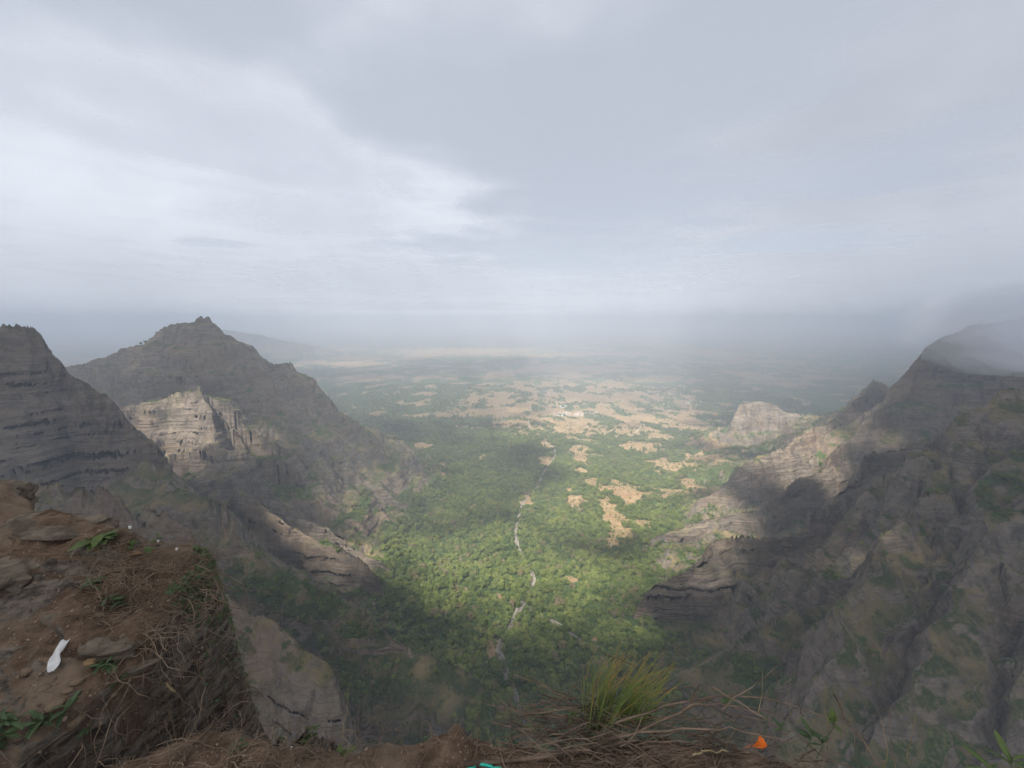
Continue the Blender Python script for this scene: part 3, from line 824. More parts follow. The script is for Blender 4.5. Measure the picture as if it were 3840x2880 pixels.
def rim_dist(x, y):
    """signed distance to the rim, positive beyond it"""
    d = np.full(x.shape, 1e9); inside = np.zeros(x.shape, bool)
    n = len(RIM)
    for k in range(n):
        a, b = RIM[k], RIM[(k + 1) % n]
        ab = b - a
        t = np.clip(((x - a[0]) * ab[0] + (y - a[1]) * ab[1]) / (ab @ ab), 0, 1)
        d = np.minimum(d, np.hypot(x - a[0] - t * ab[0], y - a[1] - t * ab[1]))
        if a[1] != b[1]:
            c = ((a[1] > y) != (b[1] > y)) & (x < (b[0] - a[0]) * (y - a[1]) / (b[1] - a[1]) + a[0])
            inside ^= c
    return np.where(inside, -d, d)


def ledge_z(x, y, fine=True):
    wx = x + 0.035 * fbm(x, y, 0.22, 3, 401); wy = y + 0.035 * fbm(x, y, 0.22, 3, 403)
    d = rim_dist(wx, wy)
    bank = 1 - sstep(-1.70, -1.50, x)
    z = -1.55 + bank * (0.25 * (y - 1.2) + 0.12 * (-1.7 - x))
    z = z + 0.05 * (1 - sstep(-0.22, -0.1, x)) * sstep(-0.34, -0.2, x) * sstep(1.0, 1.2, y)
    z = z + 0.035 * fbm(x, y, 0.6, 3, 411) + bank * 0.06 * fbm(x, y, 0.45, 3, 413)
    # slaty steps on the bank
    q = (z * 1.0 + 0.55 * (x * 0.5 + y * 0.35) + 0.03 * fbm(x, y, 0.3, 3, 417)) / 0.075
    z = z + bank * 0.024 * (np.abs((q % 1.0) - 0.5) * 2 - 0.5)
    if fine:
        z = z + 0.011 * fbm(x, y, 0.10, 4, 421) + 0.006 * ridged(x, y, 0.045, 3, 425)
    dd = np.maximum(d + 0.03, 0)
    drop = 0.9 * np.minimum(dd, 0.06) + np.maximum(dd - 0.06, 0) * (3.6 + 6.0 * (1 - sstep(-1.62, -1.35, x)) + 1.2 * fbm(x, y, 0.3, 3, 431))
    rough = sstep(0.02, 0.12, d)
    z = z - drop + rough * (0.06 * fbm(x, y * 1.0, 0.16, 4, 441) + 0.03 * ridged(x, y, 0.07, 3, 443))
    return np.maximum(z, -14.0)


lx = np.arange(-4.3, 2.5, 0.0095); ly = np.concatenate([np.arange(0.45, 2.45, 0.0095), np.arange(2.45, 4.2, 0.05)])
LX, LY = np.meshgrid(lx, ly, indexing='ij')
LZ = ledge_z(LX, LY)
LN = grid_normals(LX, LY, LZ)
m, nt, out = new_mat('red_dirt')
t = NT(nt)
pos = t.n('ShaderNodeNewGeometry').outputs['Position']
n1 = t.noise(pos, 2.2, 5, 0.6); n2_ = t.noise(pos, 14, 7, 0.7); n3 = t.noise(pos, 70, 5, 0.7)
vor = t.n('ShaderNodeTexVoronoi'); vor.inputs['Scale'].default_value = 55; t.l(pos, vor.inputs['Vector'])
dirt = t.mix(t.ramp(n2_, 0.3, 0.72), (0.080, 0.053, 0.036), (0.215, 0.142, 0.094))
dirt = t.mix(t.math('MULTIPLY', t.ramp(n1, 0.45, 0.65), 0.7), dirt, (0.23, 0.172, 0.122))
slate = t.noise(t.mapping(pos, (9, 9, 30), (0.5, 0.35, 0.6)), 1.0, 7, 0.65)
rk = t.mix(t.ramp(slate, 0.35, 0.65), (0.055, 0.045, 0.038), (0.20, 0.165, 0.13))
dirt = t.mix(t.ramp(t.math('ADD', t.attr('stony'), t.math('MULTIPLY', t.math('SUBTRACT', n2_, 0.5), 1.2)), 0.4, 0.62), dirt, rk)
peb = t.ramp(vor.outputs['Distance'], 0.33, 0.18)
sel = t.n('ShaderNodeSeparateColor'); t.l(vor.outputs['Color'], sel.inputs[0])
peb = t.math('MULTIPLY', peb, t.math('GREATER_THAN', sel.outputs[0], 0.62))
dirt = t.mix(t.math('MULTIPLY', peb, 0.55), dirt, t.mix(sel.outputs[1], (0.15, 0.10, 0.07), (0.36, 0.28, 0.2)))
hgt = t.math('ADD', t.math('MULTIPLY', n2_, 0.02), t.math('ADD', t.math('MULTIPLY', n3, 0.006), t.math('MULTIPLY', peb, 0.006)))
hgt = t.math('ADD', hgt, t.math('MULTIPLY', slate, 0.02))
t.l(t.diffuse(dirt, t.bump(hgt, 0.9, 1.0), 1.0, 0.05).outputs[0], out.inputs[0])
M_DIRT = m
lid = np.arange(LX.size).reshape(LX.shape)
lq = np.stack([lid[:-1, :-1], lid[1:, :-1], lid[1:, 1:], lid[:-1, 1:]], -1).reshape(-1, 4)
keep = (LZ > -6.0).ravel()[lq].any(axis=1)
lq = lq[keep]
used, inv = np.unique(lq, return_inverse=True)
me = mesh_np('ledge_ground', np.stack([LX, LY, LZ], -1).reshape(-1, 3)[used], inv.reshape(-1, 4), M_DIRT)
stony = np.clip((1 - sstep(-1.75, -1.55, LX)) * (0.02 + 0.8 * fbm(LX, LY, 0.5, 3, 451)) + 0.75 * (1 - sstep(0.5, 0.85, LN[..., 2])), 0, 1)
add_attr(me, 'stony', stony.ravel()[used])
link(bpy.data.objects.new('ledge_ground', me))['kind'] = 'structure'


def ledge_at(x, y):
    fx = np.interp(x, lx, np.arange(len(lx))); fy = np.interp(y, ly, np.arange(len(ly)))
    i = np.minimum(fx.astype(int), len(lx) - 2); j = np.minimum(fy.astype(int), len(ly) - 2)
    a = fx - i; b = fy - j
    return (LZ[i, j] * (1 - a) + LZ[i + 1, j] * a) * (1 - b) + (LZ[i, j + 1] * (1 - a) + LZ[i + 1, j + 1] * a) * b


def on_ledge(u, v, dz=0.0):
    r = at(u, v, 1.0); d = np.linspace(0.6, 4.0, 1400)
    x = r[0] * d; y = r[1] * d; z = r[2] * d
    g = ledge_at(x, y) + dz
    k = int(np.argmax(z < g))
    if z[k] >= g[k]: k = int(np.argmin(np.abs(z - g)))
    return np.array([x[k], y[k], g[k] - dz])


def gz(x, y): return float(ledge_at(np.array([x]), np.array([y]))[0])


# ------------------------------------------------------------------ tubes and leaves
def tube(pts, r0, r1, sides=5):
    pts = np.asarray(pts, float); n = len(pts)
    tn = np.gradient(pts, axis=0); tn /= np.linalg.norm(tn, axis=1, keepdims=True) + 1e-9
    ref = np.array([0.31, 0.42, 0.85])
    a = np.cross(tn, ref); a /= np.linalg.norm(a, axis=1, keepdims=True) + 1e-9
    b = np.cross(tn, a)
    rad = np.linspace(r0, r1, n)[:, None]
    vs = []
    for k in range(sides):
        w = 2 * math.pi * k / sides
        vs.append(pts + rad * (math.cos(w) * a + math.sin(w) * b))
    vs = np.stack(vs, 1).reshape(-1, 3)
    fs = []
    for i in range(n - 1):
        for k in range(sides):
            k2 = (k + 1) % sides
            fs.append((i * sides + k, i * sides + k2, (i + 1) * sides + k2, (i + 1) * sides + k))
    return vs, np.array(fs)


class Heap:
    def __init__(self): self.v = []; self.f = []; self.n = 0
    def add(self, vf):
        v, f = vf
        self.v.append(v); self.f.append(f + self.n); self.n += len(v)
    def obj(self, name, mat, parent=None):
        me = mesh_np(name, np.concatenate(self.v), np.concatenate(self.f), mat)
        return link(bpy.data.objects.new(name, me), parent)


def wander(p, d, length, n, bend, r, sag=0.0):
    """a crooked line from p along d"""
    p = np.array(p, float); d = np.array(d, float); d /= np.linalg.norm(d)
    out = [p.copy()]
    for _ in range(n):
        d = d + bend * r.normal(size=3); d[2] -= sag
        d /= np.linalg.norm(d)
        p = p + d * length / n
        out.append(p.copy())
    return np.array(out)


def drape(pts, lift):
    """keep a line on or above the ledge"""
    g = ledge_at(pts[:, 0], pts[:, 1])
    pts = pts.copy(); pts[:, 2] = np.maximum(pts[:, 2], g + lift)
    return pts


M_TWIG = plain('dry_twig', (0.17, 0.12, 0.085), 0.6, 9.0, 0.85, 0.3)
M_ROOT = plain('dry_root', (0.20, 0.145, 0.10), 0.5, 7.0, 0.9, 0.3)
M_STRAW = plain('straw', (0.30, 0.225, 0.12), 0.35, 12.0)
R = np.random.default_rng(77)

# brush heap on the rim, right of the grass
h = Heap()
for k in range(520):
    u = 1130 + 720 * R.random() ** 0.9
    f = (u - 1130) / 720
    x = (u - CU) / FPX * 1.45 + 0.05 * R.normal()
    y = 1.21 - 0.20 * sstep(0.35, 1.0, np.array(f)) + 0.08 * R.normal()
    top = 0.12 * math.sin(math.pi * min(1, 0.15 + f)) ** 0.7
    z0 = -1.56 - 0.12 * f
    z = z0 + max(0.0, top) * R.random() ** 1.3
    a = R.normal() * 0.45 - 0.30 * f + (math.pi if R.random() < 0.4 else 0)
    L = 0.12 + 0.34 * R.random()
    d = (math.cos(a), 0.5 * R.normal() * 0.5, math.sin(a) * 0.30 - 0.28 * f * math.cos(a))
    pts = wander((x, y, z), d, L, 7, 0.13, R, 0.0)
    pts = drape(pts - np.array(d) * L * 0.4, 0.004)
    r0 = 0.0011 + 0.0024 * R.random() ** 2
    h.add(tube(pts, r0, r0 * 0.45, 5))
tag(h.obj('brush_heap', M_TWIG), 'tangled heap of dry brown twigs on the cliff edge around the grass', 'brush', kind='stuff')

# fine dry stems matted over the ledge and the dirt bank
h = Heap()
for k in range(900):
    zone = R.random()
    if zone < 0.62:
        u, v = 190 + 260 * R.random(), 1165 + 170 * R.random() + 40 * R.normal()
        if v < 1160: v = 1165 + 10 * R.random()
        p = on_ledge(u, v)
    elif zone < 0.82:
        p = np.array([-1.25 + 0.7 * R.random(), 1.2 - 0.12 * R.random(), 0]); p[2] = gz(p[0], p[1])
    else:
        p = np.array([-0.6 + 1.8 * R.random(), 1.18 - 0.12 * R.random(), 0]); p[2] = gz(p[0], p[1])
    if p[0] < -2.9: continue
    a = R.random() * 6.283
    L = 0.05 + 0.20 * R.random() ** 1.5
    pts = wander(p + np.array([0, 0, 0.006 + 0.03 * R.random() ** 2]), (math.cos(a), math.sin(a), 0.25 * R.random()), L, 7, 0.30, R, 0.05)
    pts = drape(pts, 0.002 + 0.004 * R.random())
    if pts[-1, 2] < -1.9: continue
    r0 = 0.0009 + 0.0016 * R.random() ** 2
    h.add(tube(pts, r0, r0 * 0.5, 4))
tag(h.obj('dry_stems', M_ROOT), 'matted dry stems and roots lying over the dirt bank and ledge', 'dry stems', kind='stuff')

# roots hanging in the crevice
h = Heap()
for k in range(560):
    t_ = R.random()
    y = 1.15 + 0.85 * t_
    x = -1.68 + 0.06 * R.normal() + 0.30 * R.random() ** 2
    z = gz(x, y)
    a = R.normal() * 0.9
    pts = wander((x, y, z + 0.01), (0.9 * math.cos(a), 0.7 * math.sin(a), 0.05), 0.15 + 0.32 * R.random(), 9, 0.42, R, 0.16)
    pts = drape(pts, 0.004 + 0.02 * R.random())
    r0 = 0.0009 + 0.0017 * R.random() ** 2
    h.add(tube(pts, r0, r0 * 0.4, 4))
tag(h.obj('hanging_roots', M_ROOT), 'tangle of bare roots hanging down the dark side of the dirt bank', 'roots', kind='stuff')


# ------------------------------------------------------------------ branches and stalks one can pick out
def px_line(pts):
    """a line through frame positions with the forward distance of each"""
    return np.array([at(u, v, D) for u, v, D in pts])


def smooth_line(P, n=14):
    P = np.asarray(P); t_ = np.linspace(0, len(P) - 1, n)
    return np.stack([np.interp(t_, np.arange(len(P)), P[:, k]) for k in range(3)], 1) + 0.0025 * R.normal(size=(n, 3))


def branch(name, lines, label, mat=M_TWIG, group=None, cat='branch'):
    root = None
    for i, (pts, r0, r1) in enumerate(lines):
        hp = Heap(); hp.add(tube(smooth_line(px_line(pts)), r0, r1, 6))
        if i == 0: root = tag(hp.obj(name, mat), label, cat, group)
        else: hp.obj('side_twig', mat, root)
    return root


branch('forked_branch', [([(1005, 1652, 1.10), (1150, 1640, 1.13), (1300, 1608, 1.16), (1400, 1570, 1.19), (1470, 1535, 1.22), (1530, 1512, 1.24)], 0.0075, 0.003),
                         ([(1470, 1536, 1.22), (1500, 1520, 1.21), (1560, 1521, 1.22), (1640, 1540, 1.2)], 0.0045, 0.0018),
                         ([(1490, 1528, 1.225), (1497, 1500, 1.23), (1512, 1478, 1.24)], 0.004, 0.002),
                         ([(1350, 1592, 1.17), (1480, 1572, 1.16), (1600, 1578, 1.14), (1700, 1600, 1.1)], 0.004, 0.0018)],
       'thick forked brown branch lying across the brush heap below the grass')
branch('long_twig', [([(1330, 1560, 1.2), (1420, 1530, 1.22), (1560, 1498, 1.25), (1650, 1508, 1.24), (1760, 1540, 1.2), (1840, 1560, 1.16)], 0.0035, 0.0015)],
       'long arched pale twig running along the top of the brush heap')
branch('leaning_stick', [([(1535, 1483, 1.2), (1600, 1520, 1.18), (1660, 1558, 1.15), (1700, 1590, 1.12)], 0.0035, 0.002)], 'straight grey stick slanting down to the orange scrap')
branch('leaning_stick', [([(1560, 1530, 1.2), (1600, 1498, 1.22), (1640, 1470, 1.25), (1695, 1432, 1.28)], 0.003, 0.001)], 'thin dark stick pointing up to the upper right above the brush heap', cat='stick')
branch('leaning_stick', [([(1105, 1640, 1.15), (1160, 1600, 1.2), (1230, 1565, 1.24), (1290, 1525, 1.28), (1320, 1500, 1.3)], 0.003, 0.0012)], 'thin crooked stick rising from the soil towards the grass tuft', cat='stick')
branch('leaning_stick', [([(1135, 1592, 1.2), (1150, 1570, 1.22), (1175, 1535, 1.25), (1195, 1500, 1.28)], 0.0022, 0.001)], 'short pale stick leaning right just beside the grass tuft', cat='stick')
branch('leaning_stick', [([(1100, 1533, 1.27), (1150, 1540, 1.27), (1230, 1546, 1.27)], 0.002, 0.001)], 'level pale stick sticking out left of the grass tuft', cat='stick')
branch('leaning_stick', [([(1800, 1500, 1.15), (1830, 1560, 1.12), (1870, 1610, 1.09), (1900, 1659, 1.06)], 0.003, 0.002)], 'long dark stick slanting down to the right at the end of the ledge', cat='stick')
branch('pale_stick', [([(1495, 1633, 1.1), (1525, 1622, 1.11), (1575, 1621, 1.12)], 0.0032, 0.002)], 'short pale bent stick lying on the bare soil', M_STRAW, cat='stick')
branch('pale_stick', [([(320, 1556, 1.42), (342, 1572, 1.4), (362, 1597, 1.38)], 0.0, 0.0)] if False else [([(691 * 0.52, 1478, 1.50), (371, 1490, 1.48), (378, 1494, 1.46)], 0.004, 0.003)],
       'stubby straw coloured stick on the dirt bank below the leafy plants', M_STRAW, cat='stick')

# thin dry stalks standing along the rim
STALKS = [(430, 1170, 445, 1120), (300, 1160, 350, 1108), (705, 1590, 712, 1530), (740, 1580, 757, 1440), (600, 1600, 605, 1520), (560, 1590, 562, 1545), (640, 1600, 652, 1535), (930, 1600, 935, 1515), (955, 1600, 957, 1560),
          (1030, 1600, 1035, 1523), (1037, 1600, 1043, 1512), (868, 1610, 872, 1545), (905, 1600, 912, 1560), (1105, 1612, 1108, 1420), (1206, 1605, 1210, 1470), (985, 1600, 990, 1575), (1062, 1600, 1068, 1535),
          (1640, 1530, 1645, 1440), (1705, 1540, 1707, 1460), (1735, 1540, 1738, 1470), (1790, 1560, 1782, 1475), (1818, 1590, 1810, 1500), (1848, 1600, 1840, 1490), (1905, 1650, 1895, 1530), (1960, 1640, 1982, 1535), (820, 1612, 828, 1560), (770, 1612, 775, 1520)]
ORD = ('first', 'second', 'third', 'fourth', 'fifth', 'sixth', 'seventh', 'eighth', 'ninth', 'tenth', 'eleventh', 'twelfth', 'thirteenth', 'fourteenth', 'fifteenth', 'sixteenth', 'seventeenth', 'eighteenth',
       'nineteenth', 'twentieth', 'twenty-first', 'twenty-second', 'twenty-third', 'twenty-fourth', 'twenty-fifth', 'twenty-sixth', 'twenty-seventh')
for k_, (u0, v0, u1, v1) in enumerate(sorted(STALKS, key=lambda q: q[2])):
    p = on_ledge(u0, v0)
    D0 = float(np.clip(p[1], 1.0, 2.3))
    a, b = at(u0, v0 + 12, D0), at(u1, v1, D0 * 1.01)
    mid = 0.5 * (a + b) + 0.01 * R.normal(size=3)
    hp = Heap(); hp.add(tube(smooth_line([a, mid, b], 9), 0.0016, 0.0006, 5))
    tag(hp.obj('dry_stalk', M_TWIG if R.random() < 0.6 else M_STRAW), ORD[k_] + ' thin bare stalk counted from the left along the cliff edge', 'stalk', 'dry stalks along the cliff edge')

# small bare bush with crooked twigs
hp = Heap()
root_p = at(815, 1612, 1.2)
stack = [(root_p, np.array([0.1, 0.15, 1.0]), 0.07, 0.0016, 0)]
while stack:
    p, d, L, r0, lev = stack.pop()
    pts = wander(p, d, L, 4, 0.25, R)
    hp.add(tube(pts, r0, r0 * 0.7, 4))
    if lev < 4:
        for s_ in (-1, 1):
            nd = (pts[-1] - pts[-2]); nd = nd / np.linalg.norm(nd) + np.array([s_ * 0.75, 0.5 * R.normal(), 0.25 * R.normal()])
            stack.append((pts[-1], nd, L * (0.62 + 0.2 * R.random()), r0 * 0.75, lev + 1))
tag(hp.obj('bare_bush', M_ROOT), 'small leafless bush with crooked pale twigs on the cliff edge', 'bush')


# ------------------------------------------------------------------ leafy plants
def leaf_mesh(name, w, fold, curl, mat):
    n = 6
    vs, fs = [], []
    for i in range(n + 1):
        t_ = i / n
        hw = w * math.sin(math.pi * min(1, t_ * 0.96 + 0.04)) ** 0.8 * (1 - 0.25 * t_)
        z = -curl * t_ * t_
        vs += [(-hw, t_, z + fold * hw), (0, t_, z), (hw, t_, z + fold * hw)]
    for i in range(n):
        a = 3 * i
        fs += [(a, a + 1, a + 4, a + 3), (a + 1, a + 2, a + 5, a + 4)]
    return mesh_np(name, vs, fs, mat)


def plant_leaf_mat(name, a, b):
    m, nt, out = new_mat(name); t = NT(nt)
    oi = t.n('ShaderNodeObjectInfo'); tc = t.n('ShaderNodeTexCoord').outputs['Object']
    col = t.mix(oi.outputs['Random'], a, b)
    sep = t.n('ShaderNodeSeparateXYZ'); t.l(tc, sep.inputs[0])
    rib = t.ramp(t.math('ABSOLUTE', sep.outputs[0]), 0.03, 0.0)
    col = t.mix(t.math('MULTIPLY', rib, 0.5), col, tuple(min(1, k * 1.8) for k in b))
    d = t.diffuse(col, t.bump(t.noise(tc, 9, 3), 0.4, 0.05), 0.55, 0.3)
    tr = t.n('ShaderNodeBsdfTranslucent'); t.l(col, tr.inputs[0])
    mx = t.n('ShaderNodeMixShader'); mx.inputs[0].default_value = 0.25
    t.l(d.outputs[0], mx.inputs[1]); t.l(tr.outputs[0], mx.inputs[2]); t.l(mx.outputs[0], out.inputs[0])
    return m


M_PL = plant_leaf_mat('plant_leaf', (0.055, 0.085, 0.038), (0.10, 0.145, 0.06))
M_PL2 = plant_leaf_mat('bright_leaf', (0.075, 0.115, 0.035), (0.13, 0.175, 0.05))
LEAF = [leaf_mesh('leaf', 0.17, 0.35, 0.25, M_PL), leaf_mesh('leaf', 0.22, 0.25, 0.4, M_PL), leaf_mesh('leaf', 0.14, 0.5, 0.1, M_PL)]
ROUND = [leaf_mesh('leaf', 0.34, 0.25, 0.25, M_PL2), leaf_mesh('leaf', 0.28, 0.3, 0.1, M_PL2)]


def leafy(name, base, n, spread, size, label, kinds=LEAF, up=0.5, cat='plant', group=None):
    e = bpy.data.objects.new(name, None); e.location = base; e.empty_display_size = 0.02
    tag(link(e), label, cat, group)
    base = np.array(base)
    hp = Heap()
    spots = []
    ns = max(2, n // 6)
    for k in range(ns):
        a = R.random() * 6.283; rr_ = spread * math.sqrt(R.random())
        foot = np.array([rr_ * math.cos(a), rr_ * math.sin(a) * 0.6, 0.0])
        foot[2] = gz(base[0] + foot[0], base[1] + foot[1]) - base[2]
        if foot[2] < -0.08: foot = np.array([0, 0, 0.0])
        tip = foot + np.array([0.3 * size * R.normal(), 0.3 * size * R.normal(), size * (0.5 + 0.9 * R.random()) * up + 0.01])
        hp = Heap(); hp.add(tube(np.array([foot, 0.5 * (foot + tip) + 0.1 * size * R.normal(size=3), tip]), 0.0012, 0.0008, 4)); hp.obj('stem', M_PL, e)
        spots.append((foot, tip))
    for k in range(n):
        f0, f1 = spots[k % ns]
        q = f0 + (f1 - f0) * (0.35 + 0.65 * R.random())
        o = bpy.data.objects.new('leaf', kinds[R.integers(len(kinds))])
        o.location = q
        s_ = size * (0.65 + 0.6 * R.random())
        o.scale = (s_, s_, s_)
        o.rotation_euler = (R.normal() * 0.25 + 0.15, R.normal() * 0.3, R.random() * 6.283)
        link(o, e)
    return e


leafy('leafy_plant', on_ledge(85, 1575), 46, 0.15, 0.060, 'low spreading green plant with pointed leaves at the bottom corner')
leafy('leafy_plant', on_ledge(30, 1600), 18, 0.10, 0.050, 'smaller green plant at the frame edge beside the low spreading plant')
leafy('leafy_plant', on_ledge(207, 1268), 16, 0.05, 0.050, 'upper of two small grey green plants in the middle of the bank')
leafy('leafy_plant', on_ledge(222, 1300), 16, 0.05, 0.050, 'lower of two small grey green plants in the middle of the bank')
leafy('leafy_plant', on_ledge(245, 1462), 26, 0.05, 0.045, 'small leafy plant growing right of the white paper strip')
leafy('leafy_plant', on_ledge(222, 1172), 13, 0.03, 0.085, 'broad leaved bright green plant at the far edge of the bank', ROUND)
leafy('leafy_plant', on_ledge(300, 1195), 10, 0.04, 0.040, 'small plant half buried in the dry stems on the bank top', ROUND)
leafy('leafy_plant', on_ledge(335, 1120), 9, 0.02, 0.040, 'thin upright plant on the skyline of the bank', ROUND, 1.4)
leafy('leafy_plant', on_ledge(600, 1600), 9, 0.05, 0.034, 'little plant on the rim left of the tiny paper square', ROUND)
leafy('leafy_plant', on_ledge(645, 1595), 14, 0.07, 0.034, 'dark round leaved plant beside the tiny paper square', ROUND, 0.9)
leafy('leafy_plant', on_ledge(690, 1590), 9, 0.05, 0.036, 'upright seedling with one bright round leaf on the rim', ROUND, 1.2)
leafy('leafy_plant', on_ledge(745, 1630), 9, 0.04, 0.036, 'pale seedling near the bare bush at the rim', ROUND)
leafy('leafy_plant', on_ledge(520, 1610), 6, 0.05, 0.030, 'tiny seedling on the ledge next to the crevice', LEAF)
leafy('leafy_plant', on_ledge(180, 1640), 10, 0.06, 0.034, 'tiny plant in the shadow at the lower frame edge', LEAF)


def sprig(u, v, D, n, size, label, kinds=LEAF, cat='plant', up=0.6):
    p = at(u, v, D)
    e = bpy.data.objects.new('leafy_sprig', None); e.location = p; e.empty_display_size = 0.02
    tag(link(e), label, cat)
    hp = Heap(); hp.add(tube(np.array([(0, 0.01, -0.09), (0.005, 0, -0.03), (0, 0, 0.01)]), 0.0014, 0.001, 4)); hp.obj('stem', M_PL, e)
    for k in range(n):
        o = bpy.data.objects.new('leaf', kinds[R.integers(len(kinds))])
        s_ = size * (0.7 + 0.5 * R.random()); o.scale = (s_, s_, s_)
        o.location = (0, 0, -0.02 * R.random())
        o.rotation_euler = (R.normal() * 0.4 + up, R.normal() * 0.4, 6.283 * (k + 0.4 * R.random()) / n)
        link(o, e)


sprig(1752, 1580, 1.12, 6, 0.045, 'bright green sprig of pointed leaves right of the orange scrap')
sprig(1775, 1600, 1.10, 5, 0.040, 'lower green sprig among the twigs right of the orange scrap')
sprig(1688, 1570, 1.13, 4, 0.036, 'small sprig of leaves just above the orange scrap')
sprig(1800, 1555, 1.13, 6, 0.034, 'three leaved sprig at the thin end of the brush heap', ROUND)
sprig(1655, 1555, 1.16, 4, 0.032, 'small leaf pair half hidden in the brush heap')
sprig(1235, 1545, 1.24, 5, 0.030, 'pale seedling at the foot of the grass tuft', ROUND)
sprig(1570, 1512, 1.22, 4, 0.026, 'tiny round leaved sprig behind the forked branch', ROUND)
NARROW = [leaf_mesh('leaf', 0.11, 0.3, 0.3, M_PL2)]
sprig(2185, 1640, 0.95, 9, 0.085, 'bamboo like plant with long pale leaves in the bottom corner', NARROW, 'plant', 0.3)
sprig(2150, 1660, 0.93, 6, 0.075, 'lower spray of long pale leaves at the frame bottom', NARROW, 'plant', 0.2)

# creeper leaves down the side of the bank
hp = Heap()
for k in range(650):
    w = R.random()
    x = -1.72 + 0.14 * R.random() if w < 0.5 else -1.80 + 0.1 * R.random()
    y = 1.72 + 0.30 * R.random() if w < 0.5 else 2.02 + 0.05 * R.random()
    x += 0.02 * R.normal(); y += 0.02 * R.normal()
    z = gz(x, y) + 0.01 + 0.02 * R.random()
    s_ = 0.010 + 0.010 * R.random()
    nrm = R.normal(size=3) * 0.6 + np.array([0.7, -0.3, 0.6]); nrm /= np.linalg.norm(nrm)
    e1 = np.cross(nrm, R.normal(size=3)); e1 /= np.linalg.norm(e1); e2 = np.cross(nrm, e1)
    c = np.array([x, y, z])
    hp.add((np.array([c - e1 * s_, c + e2 * s_ * 0.6 + nrm * 0.003, c + e1 * s_, c - e2 * s_ * 0.6 + nrm * 0.003]), np.array([[0, 1, 2, 3]])))
tag(hp.obj('creeper', M_PL), 'dark green creeper leaves down the side of the dirt bank', 'creeper', kind='stuff')

# grass tuft: each blade a part
m, nt, out = new_mat('grass_blade'); t = NT(nt)
hi_ = t.attr('along'); oi = t.n('ShaderNodeObjectInfo')
col = t.mix(t.ramp(hi_, 0.0, 0.35), (0.22, 0.20, 0.085), (0.215, 0.275, 0.075))
tipc = t.ramp(t.math('ADD', hi_, t.math('MULTIPLY', oi.outputs['Random'], 0.45)), 0.85, 1.2)
col = t.mix(tipc, col, (0.42, 0.24, 0.07))
d = t.diffuse(col, None, 0.6, 0.25); tr = t.n('ShaderNodeBsdfTranslucent'); t.l(col, tr.inputs[0])
mx = t.n('ShaderNodeMixShader'); mx.inputs[0].default_value = 0.3
t.l(d.outputs[0], mx.inputs[1]); t.l(tr.outputs[0], mx.inputs[2]); t.l(mx.outputs[0], out.inputs[0])
M_BLADE = m
BL = []
for k in range(9):
    n = 10; bend = 0.25 + 0.13 * k; w = 0.024
    vs, fs, al = [], [], []
    p = np.array([0.0, 0.0, 0.0]); ang = 0.04
    for i in range(n + 1):
        t_ = i / n
        hw = w * (1 - t_) ** 0.6 * (0.6 + 0.4 * min(1, t_ * 4)) * 0.5 + 0.0004
        vs += [(p[0], -hw, p[2]), (p[0], hw, p[2])]; al += [t_, t_]
        ang += bend * t_ ** 1.3 * 2.2 / n
        p = p + np.array([math.sin(ang), 0, math.cos(ang)]) / n
    for i in range(n):
        a = 2 * i; fs.append((a, a + 1, a + 3, a + 2))
    me = mesh_np('blade', vs, fs, M_BLADE); add_attr(me, 'along', al); BL.append(me)
gp_ = at(1325, 1560, 1.27)
e = bpy.data.objects.new('grass_tuft', None); e.location = gp_; e.empty_display_size = 0.05
tag(link(e), 'tuft of tall green grass with orange tips bending to the right on the rim', 'grass')
for k in range(190):
    o = bpy.data.objects.new('blade', BL[R.integers(9)])
    f = R.random()
    o.location = (-0.105 + 0.20 * f + 0.01 * R.normal(), 0.03 * R.normal(), -0.03 + 0.045 * f)
    s_ = (0.19 + 0.15 * R.random()) * (1.08 - 0.2 * f)
    o.scale = (s_, s_ * (0.6 + 0.25 * R.random()), s_)
    o.rotation_euler = (R.normal() * 0.10, -0.08 + 0.46 * f + 0.14 * R.normal(), R.normal() * 0.35)
    link(o, e)
for (dx_, L_, b_) in ((-0.10, 0.2, 7), (0.11, 0.1, 8), (0.125, 0.09, 8)):
    pass

# ------------------------------------------------------------------ stones, rocks and litter
M_ROCK = None
m, nt, out = new_mat('bank_rock'); t = NT(nt)
pos = t.n('ShaderNodeNewGeometry').outputs['Position']
lay = t.noise(t.mapping(pos, (7, 7, 34), (0.35, 0.30, 0.2)), 1.0, 8, 0.65, 0.3); gr = t.noise(pos, 40, 6, 0.7)
col = t.mix(t.ramp(lay, 0.32, 0.68), (0.085, 0.068, 0.052), (0.27, 0.22, 0.165))
col = t.mix(t.math('MULTIPLY', t.ramp(gr, 0.45, 0.7), 0.5), col, (0.17, 0.115, 0.075))
t.l(t.diffuse(col, t.bump(t.math('ADD', t.math('MULTIPLY', lay, 0.05), t.math('MULTIPLY', gr, 0.012)), 1.0, 1.0), 1.0, 0.05).outputs[0], out.inputs[0])
M_ROCK = m


